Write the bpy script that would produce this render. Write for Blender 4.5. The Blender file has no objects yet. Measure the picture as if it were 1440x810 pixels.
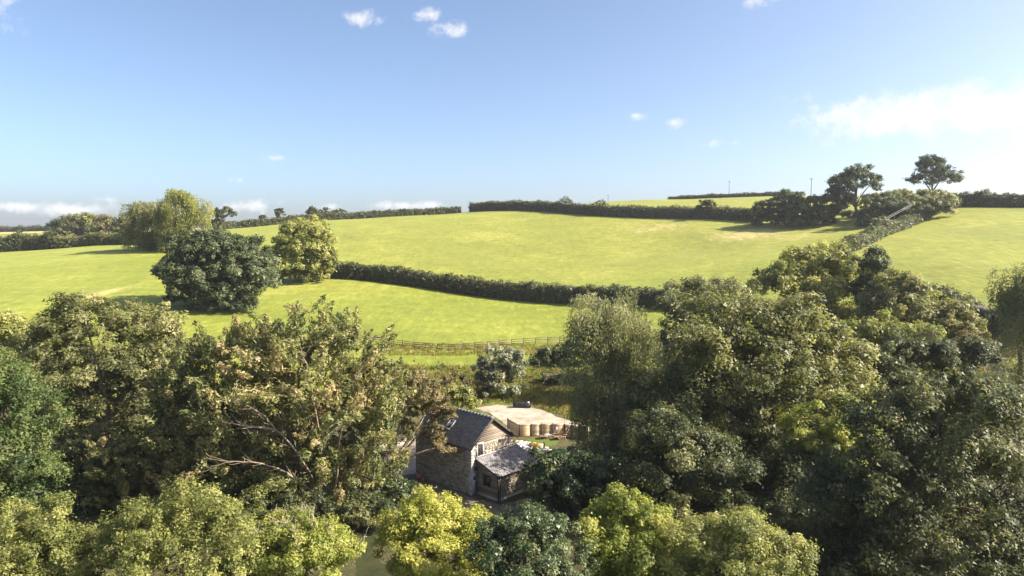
import bpy, math, random
import numpy as np
from mathutils import Vector, Matrix

scene = bpy.context.scene
COL = scene.collection
R = math.radians

# ---------------------------------------------------------------- camera
PITCH, FPX, CZ = R(4.5), 960.0, 24.0
cd = bpy.data.cameras.new('camera'); cam = bpy.data.objects.new('camera', cd); COL.objects.link(cam)
cd.sensor_width = 36.0; cd.lens = 24.0; cd.clip_start = 0.5; cd.clip_end = 12000
cam.location = (0, 0, CZ); cam.rotation_euler = (R(90) - PITCH, 0, 0)
scene.camera = cam

# ---------------------------------------------------------------- light
SUN_AZ, SUN_EL = R(96), R(36)
SDIR = Vector((math.sin(SUN_AZ) * math.cos(SUN_EL), math.cos(SUN_AZ) * math.cos(SUN_EL), math.sin(SUN_EL)))
ld = bpy.data.lights.new('sun', 'SUN'); sun = bpy.data.objects.new('sun', ld); COL.objects.link(sun)
ld.energy = 5.0; ld.angle = R(0.5); ld.color = (1.0, 0.90, 0.74)
sun.rotation_euler = (-SDIR).to_track_quat('-Z', 'Y').to_euler(); sun.location = (60, 40, 90)
scene.view_settings.view_transform = 'Standard'; scene.view_settings.look = 'None'
scene.view_settings.gamma = 1.0; scene.view_settings.use_curve_mapping = False
scene.view_settings.exposure = 1.7
scene.cycles.max_bounces = 6; scene.cycles.diffuse_bounces = 3; scene.cycles.glossy_bounces = 2
scene.cycles.transmission_bounces = 3; scene.cycles.volume_bounces = 0

world = bpy.data.worlds.new('World'); scene.world = world; world.use_nodes = True
def pix_dir(px, py):
    xc, yc = (px - 720) / FPX, -(py - 405) / FPX
    d = Vector((xc, math.cos(PITCH) + yc * math.sin(PITCH), -math.sin(PITCH) + yc * math.cos(PITCH)))
    return d.normalized()
def build_sky():
    nt = world.node_tree; N = nt.nodes; L = nt.links; N.clear()
    out = N.new('ShaderNodeOutputWorld'); bg = N.new('ShaderNodeBackground'); bg.inputs['Strength'].default_value = 0.108
    sky = N.new('ShaderNodeTexSky'); sky.sky_type = 'NISHITA'; sky.sun_disc = False
    sky.sun_elevation = SUN_EL; sky.sun_rotation = SUN_AZ
    sky.air_density = 0.6; sky.dust_density = 2.3; sky.ozone_density = 5.5; sky.altitude = 0
    tc = N.new('ShaderNodeTexCoord')
    n1 = N.new('ShaderNodeTexNoise'); n1.inputs['Scale'].default_value = 34; n1.inputs['Detail'].default_value = 10; n1.inputs['Roughness'].default_value = 0.68
    L.new(tc.outputs['Generated'], n1.inputs['Vector'])
    # cloud puffs: direction, half angles (deg), density, noise
    clouds = [(503, 24, 24, 15, 1.0), (535, 30, 16, 10, .55), (598, 20, 28, 11, .9), (634, 44, 30, 15, 1.05), (4, 16, 26, 26, .7),
              (1070, 0, 34, 10, .8), (391, 222, 24, 6.5, .75), (336, 254, 13, 4.5, .6), (894, 163, 18, 6, .75), (950, 173, 18, 11, .85),
              (100, 294, 66, 10, 1.05), (36, 291, 44, 9, .95), (145, 280, 24, 6, .7), (240, 300, 60, 7, .8), (350, 291, 40, 12, 1.0), (1010, 200, 50, 7, .5), (395, 287, 12, 8, .6), (455, 291, 30, 9, .85),
              (570, 289, 66, 8, 1.0), (690, 288, 66, 6, .8), (1180, 165, 62, 32, 1.0), (1270, 160, 75, 34, 1.25), (1390, 152, 110, 34, 1.35), (1500, 150, 120, 44, 1.0), (1130, 140, 34, 14, .5)]
    total = None
    for (px, py, a, b, dens) in clouds:
        c = pix_dir(px, py); rt = c.cross(Vector((0, 0, 1))).normalized(); up = rt.cross(c).normalized()
        ka, kb = FPX / a, FPX / b
        d1 = N.new('ShaderNodeVectorMath'); d1.operation = 'DOT_PRODUCT'; d1.inputs[1].default_value = rt * ka
        d2 = N.new('ShaderNodeVectorMath'); d2.operation = 'DOT_PRODUCT'; d2.inputs[1].default_value = up * kb
        d3 = N.new('ShaderNodeVectorMath'); d3.operation = 'DOT_PRODUCT'; d3.inputs[1].default_value = c
        for d in (d1, d2, d3): L.new(tc.outputs['Generated'], d.inputs[0])
        cx = N.new('ShaderNodeCombineXYZ'); L.new(d1.outputs['Value'], cx.inputs[0]); L.new(d2.outputs['Value'], cx.inputs[1])
        ln = N.new('ShaderNodeVectorMath'); ln.operation = 'LENGTH'; L.new(cx.outputs[0], ln.inputs[0])
        mr = N.new('ShaderNodeMapRange'); mr.inputs['From Min'].default_value = 1.3; mr.inputs['From Max'].default_value = 0.1
        mr.inputs['To Min'].default_value = 0; mr.inputs['To Max'].default_value = dens
        L.new(ln.outputs['Value'], mr.inputs['Value'])
        g = N.new('ShaderNodeMath'); g.operation = 'GREATER_THAN'; g.inputs[1].default_value = 0.3; L.new(d3.outputs['Value'], g.inputs[0])
        m = N.new('ShaderNodeMath'); m.operation = 'MULTIPLY'; L.new(mr.outputs[0], m.inputs[0]); L.new(g.outputs[0], m.inputs[1])
        if total is None: total = m
        else:
            mx = N.new('ShaderNodeMath'); mx.operation = 'MAXIMUM'; L.new(total.outputs[0], mx.inputs[0]); L.new(m.outputs[0], mx.inputs[1]); total = mx
    # density = smoothstep(falloff + noise - 0.75)
    ad = N.new('ShaderNodeMath'); ad.operation = 'MULTIPLY_ADD'; ad.inputs[1].default_value = 2.6
    L.new(n1.outputs['Fac'], ad.inputs[0]); ad.inputs[2].default_value = -1.3
    sm = N.new('ShaderNodeMath'); sm.operation = 'ADD'; L.new(ad.outputs[0], sm.inputs[0]); L.new(total.outputs[0], sm.inputs[1])
    mr = N.new('ShaderNodeMapRange'); mr.interpolation_type = 'SMOOTHSTEP'
    mr.inputs['From Min'].default_value = 0.25; mr.inputs['From Max'].default_value = 1.2; mr.inputs['To Max'].default_value = 0.92
    L.new(sm.outputs[0], mr.inputs['Value'])
    gt = N.new('ShaderNodeMath'); gt.operation = 'MULTIPLY'; L.new(mr.outputs[0], gt.inputs[0])
    st = N.new('ShaderNodeMapRange'); st.inputs['From Max'].default_value = 0.25; L.new(total.outputs[0], st.inputs['Value']); L.new(st.outputs[0], gt.inputs[1])
    mix = N.new('ShaderNodeMix'); mix.data_type = 'RGBA'
    bal = N.new('ShaderNodeMix'); bal.data_type = 'RGBA'; bal.blend_type = 'MULTIPLY'; bal.inputs['Factor'].default_value = 1; bal.inputs['B'].default_value = (1.09, .95, .78, 1)
    L.new(sky.outputs[0], bal.inputs['A'])
    L.new(gt.outputs[0], mix.inputs['Factor']); L.new(bal.outputs['Result'], mix.inputs['A']); mix.inputs['B'].default_value = (3.1, 3.1, 3.15, 1)
    L.new(mix.outputs['Result'], bg.inputs['Color']); L.new(bg.outputs[0], out.inputs[0])
build_sky()

# ---------------------------------------------------------------- helpers
def P(px, py, Y):
    d = pix_dir(px, py); t = Y / d.y
    return np.array([d.x * t, Y, CZ + d.z * t])
def project(p):
    p = np.asarray(p, float) - np.array([0, 0, CZ])
    zc = p[..., 1] * math.cos(PITCH) - p[..., 2] * math.sin(PITCH)
    yc = p[..., 1] * math.sin(PITCH) + p[..., 2] * math.cos(PITCH)
    return 720 + FPX * p[..., 0] / zc, 405 - FPX * yc / zc

# terrain: thin plate spline through surveyed points (image bearing + distance)
ctrl = []
for px, py, Y in [(555, 482, 125), (690, 493, 120), (790, 482, 127), (265, 466, 130), (460, 390, 190), (580, 402, 182), (700, 418, 172), (935, 432, 152),
                  (650, 299, 400), (330, 322, 360), (480, 308, 380), (830, 303, 330), (1080, 312, 270), (1190, 318, 245), (700, 340, 270), (1000, 308, 290),
                  (1340, 292, 250), (1440, 293, 240), (1190, 354, 175), (1300, 340, 180), (1440, 350, 165), (1400, 418, 125), (1040, 392, 172),
                  (1080, 277, 420), (830, 288, 480), (1000, 295, 330), (0, 356, 300), (180, 344, 280), (250, 354, 240), (300, 432, 150), (0, 438, 140),
                  (120, 418, 155), (420, 396, 188), (0, 327, 700), (100, 327, 450), (180, 320, 800), (900, 360, 235)]:
    p = P(px, py, Y); ctrl.append(tuple(p))
for x, y, z in [(-8, 60, 0), (8, 60, 0), (0, 72, 0), (-12, 75, 0), (14, 80, 0), (2, 94, 0), (-30, 60, 0), (30, 60, 0.6), (-60, 60, 1), (60, 60, 3), (0, 30, -1.0), (-40, 30, -1), (40, 30, 0),
                (0, 0, -3), (0, -80, -8), (-200, 0, -2), (200, 0, 8), (-35, 90, 1), (38, 92, 2.5), (-70, 105, 4), (62, 105, 7), (-400, 100, 5), (400, 100, 25), (-500, 400, 15), (450, 400, 34),
                (0, 700, 24), (150, 700, 30), (400, 800, 20), (-100, 520, 26), (0, 1400, 14), (-800, 1400, 17), (800, 1400, 14), (-1500, 2500, 17), (0, 3000, 10), (1500, 2500, 10), (-1500, 0, 5), (1500, 0, 10), (0, -600, -10)]:
    ctrl.append((x, y, z))
CP = np.array(ctrl)
SC = 100.0
def _u(r2): return np.where(r2 > 1e-12, r2 * np.log(np.maximum(r2, 1e-12)) * .5, 0)
_n = len(CP); _xy = CP[:, :2] / SC
_K = _u(((_xy[:, None] - _xy[None]) ** 2).sum(-1)) + np.eye(_n) * 0.012
_Pm = np.c_[np.ones(_n), _xy]
_A = np.block([[_K, _Pm], [_Pm.T, np.zeros((3, 3))]])
_W = np.linalg.solve(_A, np.r_[CP[:, 2], np.zeros(3)])
def sstep(a, b, x):
    t = np.clip((x - a) / (b - a), 0, 1); return t * t * (3 - 2 * t)
def tz(x, y):
    x = np.asarray(x, float); y = np.asarray(y, float); sh = x.shape
    q = np.stack([x.ravel(), y.ravel()], -1) / SC
    z = np.empty(len(q))
    for i in range(0, len(q), 20000):
        s = q[i:i + 20000]
        k = _u(((s[:, None] - _xy[None]) ** 2).sum(-1))
        z[i:i + 20000] = k @ _W[:_n] + _W[_n] + s @ _W[_n + 1:]
    z = z.reshape(sh)
    m = 1 - sstep(0.75, 1.35, np.sqrt(((x - 1) / 24) ** 2 + ((y - 74) / 24) ** 2))   # the yard is levelled
    z = z * (1 - m)
    und = 0.35 * np.sin(x * .043 + 1.3) * np.sin(y * .037) + .2 * np.sin(x * .11 + y * .07)
    return z + und * (1 - m) * sstep(100, 140, y) * (1 - sstep(500, 700, y))
def tz1(x, y): return float(tz(np.array([x]), np.array([y]))[0])
def G(px, py):
    d = pix_dir(px, py)
    t = np.r_[np.arange(25, 500, .5), np.arange(500, 3000, 5)]
    x, y, z = d.x * t, d.y * t, CZ + d.z * t
    h = z - tz(x, y); k = np.argmax(h < 0)
    if not (h < 0).any(): k = len(t) - 1
    if k > 0 and h[k] < 0:
        f = h[k - 1] / (h[k - 1] - h[k]); tt = t[k - 1] + f * (t[k] - t[k - 1])
    else: tt = t[k]
    return np.array([d.x * tt, d.y * tt, tz1(d.x * tt, d.y * tt)])

def mesh_np(name, V, F, mat, tint=None, parent=None, loc=None, smooth=False, extra=None):
    """V (n,3) world coordinates; F (m,k) or a list of face tuples. Stored relative to loc."""
    V = np.asarray(V, np.float32)
    if loc is not None: V = V - np.asarray(loc, np.float32)
    me = bpy.data.meshes.new(name)
    me.vertices.add(len(V)); me.vertices.foreach_set('co', np.ascontiguousarray(V).ravel())
    if isinstance(F, np.ndarray):
        m, k = F.shape; flat = F.astype(np.int32).ravel(); starts = np.arange(0, m * k, k, dtype=np.int32)
    else:
        flat = np.array([i for f in F for i in f], np.int32); lens = np.array([len(f) for f in F]); m = len(F)
        starts = np.r_[0, np.cumsum(lens)[:-1]].astype(np.int32)
    me.loops.add(len(flat)); me.loops.foreach_set('vertex_index', flat)
    me.polygons.add(m); me.polygons.foreach_set('loop_start', starts)
    if smooth: me.polygons.foreach_set('use_smooth', np.ones(m, bool))
    me.update(calc_edges=True)
    atts = dict(extra or {})
    if tint is not None: atts['tint'] = tint
    for k_, a in atts.items():
        me.attributes.new(k_, 'FLOAT', 'POINT').data.foreach_set('value', np.ascontiguousarray(a, np.float32))
    me.validate()
    if mat: me.materials.append(mat)
    o = bpy.data.objects.new(name, me); COL.objects.link(o)
    if parent is not None: o.parent = parent
    elif loc is not None: o.location = tuple(float(c) for c in loc)
    return o
def tag(o, label=None, cat=None, group=None, kind=None):
    if label: o['label'] = label
    if cat: o['category'] = cat
    if group: o['group'] = group
    if kind: o['kind'] = kind
    return o
def empty(name, loc, label, cat, group=None, rz=0):
    o = bpy.data.objects.new(name, None); COL.objects.link(o); o.location = tuple(float(c) for c in loc); o.rotation_euler = (0, 0, rz)
    o.empty_display_size = .3
    return tag(o, label, cat, group)
def copy_tree(o, parent=None):
    c = o.copy(); COL.objects.link(c)
    if parent is not None: c.parent = parent
    for ch in list(o.children): copy_tree(ch, c)
    return c
class MB:
    """collects boxes and prisms, then links them as one mesh"""
    def __init__(s): s.v = []; s.f = []; s.t = []
    def box(s, lo, hi, tint=.5, m=None):
        b = len(s.v)
        for x in (lo[0], hi[0]):
            for y in (lo[1], hi[1]):
                for z in (lo[2], hi[2]):
                    p = Vector((x, y, z)); p = m @ p if m is not None else p
                    s.v.append(tuple(p)); s.t.append(tint)
        s.f += [tuple(b + i for i in q) for q in ((0, 1, 3, 2), (4, 6, 7, 5), (0, 4, 5, 1), (2, 3, 7, 6), (0, 2, 6, 4), (1, 5, 7, 3))]
    def pts(s, v, f, tint=.5):
        b = len(s.v); s.v += [tuple(p) for p in v]; s.t += [tint] * len(v); s.f += [tuple(b + i for i in q) for q in f]
    def cyl(s, p0, p1, r0, r1=None, k=8, tint=.5):
        r1 = r0 if r1 is None else r1; p0 = Vector(p0); p1 = Vector(p1); a = (p1 - p0).normalized()
        u = a.orthogonal().normalized(); w = a.cross(u); b = len(s.v)
        for p, r in ((p0, r0), (p1, r1)):
            for i in range(k):
                th = 2 * math.pi * i / k; s.v.append(tuple(p + (u * math.cos(th) + w * math.sin(th)) * r)); s.t.append(tint)
        for i in range(k): s.f.append((b + i, b + (i + 1) % k, b + k + (i + 1) % k, b + k + i))
        s.f.append(tuple(b + i for i in reversed(range(k)))); s.f.append(tuple(b + k + i for i in range(k)))
    def build(s, name, mat, parent=None, loc=None, bevel=0):
        o = mesh_np(name, s.v, s.f, mat, s.t, parent, loc)
        if bevel:
            md = o.modifiers.new('bevel', 'BEVEL'); md.width = bevel; md.segments = 1; md.limit_method = 'ANGLE'
        return o

# ---------------------------------------------------------------- materials
def new_mat(name):
    m = bpy.data.materials.new(name); m.use_nodes = True; nt = m.node_tree; nt.nodes.clear()
    return m, nt, nt.nodes, nt.links
def ramp(N, stops):
    r = N.new('ShaderNodeValToRGB'); e = r.color_ramp.elements
    while len(e) < len(stops): e.new(.5)
    for i, (p, c) in enumerate(stops): e[i].position = p; e[i].color = (*c, 1)
    return r
def leaf_mat(name, cols, trans=.38, rough=.55, spec=.35, tcol=1.25):
    m, nt, N, L = new_mat(name)
    at = N.new('ShaderNodeAttribute'); at.attribute_name = 'tint'
    n = len(cols); rp = ramp(N, [(i / (n - 1), c) for i, c in enumerate(cols)]); L.new(at.outputs['Fac'], rp.inputs['Fac'])
    pb = N.new('ShaderNodeBsdfPrincipled'); pb.inputs['Roughness'].default_value = rough; pb.inputs['Specular IOR Level'].default_value = spec
    L.new(rp.outputs[0], pb.inputs['Base Color'])
    tr = N.new('ShaderNodeBsdfTranslucent')
    mu = N.new('ShaderNodeMix'); mu.data_type = 'RGBA'; mu.blend_type = 'MULTIPLY'; mu.inputs['Factor'].default_value = 1
    L.new(rp.outputs[0], mu.inputs['A']); mu.inputs['B'].default_value = (1.25 * tcol, 1.3 * tcol, .6 * tcol, 1); L.new(mu.outputs['Result'], tr.inputs['Color'])
    mx = N.new('ShaderNodeMixShader'); mx.inputs[0].default_value = trans
    L.new(pb.outputs[0], mx.inputs[1]); L.new(tr.outputs[0], mx.inputs[2])
    o = N.new('ShaderNodeOutputMaterial'); L.new(mx.outputs[0], o.inputs[0]); return m
def rough_mat(name, stops, scale=4, rough=.85, detail=6, bump=.3, tintmix=.5, spec=.3, stretch=(1, 1, 1), bscale=None, metal=0):
    """noise-coloured solid; 'tint' attribute shifts the ramp per piece"""
    m, nt, N, L = new_mat(name)
    tc = N.new('ShaderNodeTexCoord'); mp = N.new('ShaderNodeMapping'); mp.inputs['Scale'].default_value = stretch; L.new(tc.outputs['Object'], mp.inputs['Vector'])
    nz = N.new('ShaderNodeTexNoise'); nz.inputs['Scale'].default_value = scale; nz.inputs['Detail'].default_value = detail; nz.inputs['Roughness'].default_value = .65
    L.new(mp.outputs[0], nz.inputs['Vector'])
    at = N.new('ShaderNodeAttribute'); at.attribute_name = 'tint'
    mx = N.new('ShaderNodeMix'); mx.data_type = 'FLOAT'; mx.inputs['Factor'].default_value = tintmix
    L.new(nz.outputs['Fac'], mx.inputs['A']); L.new(at.outputs['Fac'], mx.inputs['B'])
    rp = ramp(N, stops); L.new(mx.outputs['Result'], rp.inputs['Fac'])
    pb = N.new('ShaderNodeBsdfPrincipled'); pb.inputs['Roughness'].default_value = rough; pb.inputs['Specular IOR Level'].default_value = spec; pb.inputs['Metallic'].default_value = metal
    L.new(rp.outputs[0], pb.inputs['Base Color'])
    if bump:
        n2 = N.new('ShaderNodeTexNoise'); n2.inputs['Scale'].default_value = bscale or scale * 4; n2.inputs['Detail'].default_value = 5; L.new(mp.outputs[0], n2.inputs['Vector'])
        bp = N.new('ShaderNodeBump'); bp.inputs['Strength'].default_value = bump; bp.inputs['Distance'].default_value = .05
        L.new(n2.outputs['Fac'], bp.inputs['Height']); L.new(bp.outputs[0], pb.inputs['Normal'])
    o = N.new('ShaderNodeOutputMaterial'); L.new(pb.outputs[0], o.inputs[0]); return m

LM = {
 'olive':   leaf_mat('olive_leaf', [(0.073, 0.079, 0.032), (0.139, 0.147, 0.055), (0.218, 0.218, 0.090), (0.310, 0.290, 0.145)]),
 'oak':     leaf_mat('oak_leaf', [(0.084, 0.096, 0.028), (0.168, 0.184, 0.052), (0.259, 0.266, 0.080), (0.350, 0.330, 0.143)]),
 'green':   leaf_mat('fresh_leaf', [(.032, .052, .018), (.065, .096, .028), (.10, .138, .040), (.15, .17, .06)]),
 'yellow':  leaf_mat('golden_leaf', [(.19, .205, .035), (.29, .31, .055), (.39, .385, .085), (.50, .47, .15)], trans=.45, tcol=1.0),
 'dark':    leaf_mat('dark_leaf', [(0.036, 0.053, 0.025), (0.066, 0.088, 0.039), (0.110, 0.133, 0.062), (0.173, 0.186, 0.104)], trans=.22, rough=.6, spec=.25),
 'deep':    leaf_mat('deep_leaf', [(0.030, 0.043, 0.017), (0.057, 0.071, 0.026), (0.095, 0.106, 0.040), (0.164, 0.164, 0.070)], trans=.3),
 'glossy':  leaf_mat('glossy_leaf', [(.024, .042, .017), (.048, .074, .027), (.085, .115, .042), (.16, .175, .08)], trans=.22, rough=.42, spec=.45),
 'grey':    leaf_mat('silver_leaf', [(0.092, 0.103, 0.053), (0.165, 0.174, 0.090), (0.251, 0.255, 0.143), (0.356, 0.350, 0.224)]),
 'gum':     leaf_mat('gum_leaf', [(0.068, 0.083, 0.031), (0.138, 0.152, 0.055), (0.193, 0.198, 0.077), (0.253, 0.226, 0.099), (0.330, 0.259, 0.138)], trans=.32),
 'silver':  leaf_mat('silver_willow_leaf', [(0.107, 0.120, 0.071), (0.178, 0.191, 0.120), (0.248, 0.258, 0.178), (0.329, 0.329, 0.248)], trans=.35),
 'brown':   leaf_mat('browning_leaf', [(.10, .095, .042), (.17, .15, .068), (.23, .18, .092), (.29, .22, .13)]),
 'lime':    leaf_mat('lime_leaf', [(0.102, 0.126, 0.026), (0.186, 0.216, 0.043), (0.282, 0.300, 0.067), (0.384, 0.372, 0.120)], trans=.42),
 'hedge':   leaf_mat('hedge_leaf', [(.032, .044, .017), (.06, .074, .026), (.10, .114, .042), (.17, .175, .075)], trans=.28),
 'red':     leaf_mat('red_leaf', [(.09, .08, .04), (.14, .12, .06), (.20, .15, .09), (.22, .18, .10)]),
 'dry':     leaf_mat('dry_grass_blade', [(0.125, 0.125, 0.044), (0.213, 0.169, 0.062), (0.312, 0.219, 0.094), (0.425, 0.338, 0.175)], trans=.35, tcol=.9),
 'tuft':    leaf_mat('green_grass_blade', [(0.109, 0.139, 0.023), (0.186, 0.217, 0.034), (0.279, 0.295, 0.054), (0.388, 0.372, 0.093)], trans=.4, tcol=.9),
}
BARK = rough_mat('brown_bark', [(.25, (.055, .045, .033)), (.7, (.14, .115, .085))], 6, .9)
PALE = rough_mat('pale_bark', [(.2, (.10, .075, .052)), (.5, (.21, .165, .12)), (.8, (.36, .30, .24))], 3, .8, tintmix=.2)
TWIG = rough_mat('grey_twig', [(.3, (.20, .17, .14)), (.7, (.33, .29, .25))], 5, .9)

# ---------------------------------------------------------------- vegetation builders
def unit(v): return v / np.maximum(np.linalg.norm(v, axis=-1, keepdims=True), 1e-9)
def sphere(rng, n): return unit(rng.normal(size=(n, 3)))
def leaf_geo(rng, pos, nrm, axis, L, W, tri):
    """one folded leaf (or triangle) per position"""
    n = len(pos); axis = unit(axis - (axis * nrm).sum(-1, keepdims=True) * nrm); b = np.cross(nrm, axis)
    L = L[:, None]; W = W[:, None]
    if tri:
        V = np.stack([pos - axis * L * .4 - b * W * .55, pos - axis * L * .4 + b * W * .55, pos + axis * L * .6], 1).reshape(-1, 3)
        return V, np.arange(n * 3).reshape(n, 3), 3
    lift = nrm * W * .28
    V = np.stack([pos - axis * L * .5, pos + b * W * .5 + lift - axis * L * .05, pos + axis * L * .5 - nrm * L * .08, pos - b * W * .5 + lift - axis * L * .05], 1).reshape(-1, 3)
    q = np.arange(n)[:, None] * 4
    F = np.concatenate([q + np.array([[0, 1, 2]]), q + np.array([[0, 2, 3]])])
    return V, F, 4
def foliage(rng, cen, out, crad, ntot, size, style, tri, tintc):
    """scatter ntot leaves over clumps; cen (m,3), out (m,3) outward directions, crad (m,)"""
    m = len(cen); w = crad ** 2; idx = rng.choice(m, ntot, p=w / w.sum())
    c = cen[idx]; o = out[idx]; r = crad[idx][:, None]
    up = np.array([[0, 0, 1.0]])
    d = sphere(rng, ntot)
    if style == 'brush':        # flame-like tufts swept outward and up
        ax = unit(o * .85 + up * .22 + rng.normal(size=(m, 3))[idx] * .42)
        s = rng.random((ntot, 1)) ** .8 * 2.2 - .9
        taper = np.sqrt(np.clip(1.05 - ((s + .1) / 1.3) ** 2, .02, 1))
        pos = c + ax * s * r * 1.05 + d * r * .55 * taper * rng.random((ntot, 1)) ** .4
        axis = ax + rng.normal(size=(ntot, 3)) * .45; nrm = unit(d + up * .4 + rng.normal(size=(ntot, 3)) * .5)
        L = size * rng.uniform(.9, 1.6, ntot); W = size * rng.uniform(.38, .62, ntot)
    elif style == 'droop':      # hanging sprays
        pos = c + d * r * .55; k = rng.random((ntot, 1)) ** 1.2
        st = rng.integers(0, 7, ntot); off = np.stack([np.cos(st * 2.4 + idx), np.sin(st * 2.4 + idx), np.zeros(ntot)], -1)
        pos = c + off * r * .6 + rng.normal(size=(ntot, 3)) * r * .16 + o * r * .5 * k - up * k * r * 2.3 + up * r * .5 * (1 - k)
        axis = -up + o * .25 + rng.normal(size=(ntot, 3)) * .4; nrm = unit(d + o * .3)
        L = size * rng.uniform(.8, 1.5, ntot); W = size * rng.uniform(.3, .5, ntot)
    else:
        rad = r * (1 - rng.random((ntot, 1)) ** 1.6 * .75)
        sq = np.array([[1, 1, .78]])
        pos = c + d * rad * sq + (rng.random((ntot, 1)) < .06) * d * r * .45
        nrm = unit(d * .65 + up * .55 + o * .25 + rng.normal(size=(ntot, 3)) * .42)
        axis = rng.normal(size=(ntot, 3)) + d * .5
        L = size * rng.choice([.6, .85, 1.1, 1.45, 2.0], ntot, p=[.2, .3, .27, .17, .06]); W = L * rng.uniform(.5, .75, ntot)
    V, F, k = leaf_geo(rng, pos, nrm, axis, L, W, tri)
    t = np.clip(tintc[idx] + rng.normal(size=ntot) * .12, 0, 1)
    return V, F, np.repeat(t, k)
def tubes(paths, radii, k):
    """paths (n,p,3), radii (n,p) -> one mesh of tapered tubes"""
    n, p, _ = paths.shape
    tan = np.gradient(paths, axis=1); tan = unit(tan)
    ref = np.where(np.abs(tan[..., 2:3]) > .9, np.array([1.0, 0, 0]), np.array([0, 0, 1.0]))
    u = unit(np.cross(tan, ref)); w = np.cross(tan, u)
    th = np.arange(k) * 2 * np.pi / k
    V = paths[:, :, None] + (u[:, :, None] * np.cos(th)[None, None, :, None] + w[:, :, None] * np.sin(th)[None, None, :, None]) * radii[:, :, None, None]
    i, j, q = np.meshgrid(np.arange(n), np.arange(p - 1), np.arange(k), indexing='ij')
    a = (i * p + j) * k + q; b = (i * p + j) * k + (q + 1) % k
    F = np.stack([a, b, b + k, a + k], -1).reshape(-1, 4)
    return V.reshape(-1, 3), F
def bez(a, b, c, d, n):
    t = np.linspace(0, 1, n)[:, None]
    return (1 - t) ** 3 * a + 3 * (1 - t) ** 2 * t * b + 3 * (1 - t) * t * t * c + t ** 3 * d
TRI_TOTAL = [0]; LOG = []
def crown_clumps(rng, C, Rr, crad, dens, gap):
    """clump centres near the surface of a union of ellipsoids"""
    surf = Rr[:, 0] * Rr[:, 2]; vol = surf.sum() * 4
    n = max(24, int(dens * vol / (crad ** 2 * 1.25)))
    li = rng.choice(len(C), n, p=surf / surf.sum())
    d = sphere(rng, n); d[:, 2] = np.where(d[:, 2] < -.55, -d[:, 2], d[:, 2])
    f = rng.normal(size=(5, 3)) * 2.6; ph = rng.random(5) * 6.28
    lump = sum(np.sin(d @ f[i] + ph[i] + li * 1.7) for i in range(5)) * (.13 if crad < .6 else .11 if crad < .93 else .075)
    rad = (1 - rng.random(n) ** 2.2 * .6) * (1 + lump)
    rad = rad * np.where(rng.random(n) < .10, rng.uniform(1.02, 1.10, n), 1)
    cen = C[li] + d * Rr[li] * rad[:, None]
    keep = np.ones(n, bool)
    for j in range(len(C)):
        q = np.sqrt((((cen - C[j]) / Rr[j]) ** 2).sum(-1)); keep &= (q > .42) | (rng.random(n) < .25)
    g = rng.normal(size=(4, 3)) * (.9 / max(crad, .3)) * .5; gp = rng.random(4) * 6.28
    gv = sum(np.sin(cen @ g[i] + gp[i]) for i in range(4)) / 4
    keep &= gv > -1 + gap
    if keep.sum() < 8: keep[:] = True
    q = cen[keep].astype(np.float32); dm = ((q[:, None] - q[None]) ** 2).sum(-1); np.fill_diagonal(dm, 1e9); dm.partition(2, axis=1)
    ki = np.flatnonzero(keep); keep[ki[dm[:, 2] > (2.7 * crad) ** 2]] = False     # no clump hangs on its own
    return cen[keep], unit(d[keep] + np.array([0, 0, .15])), li[keep]
SEED = [100]
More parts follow.
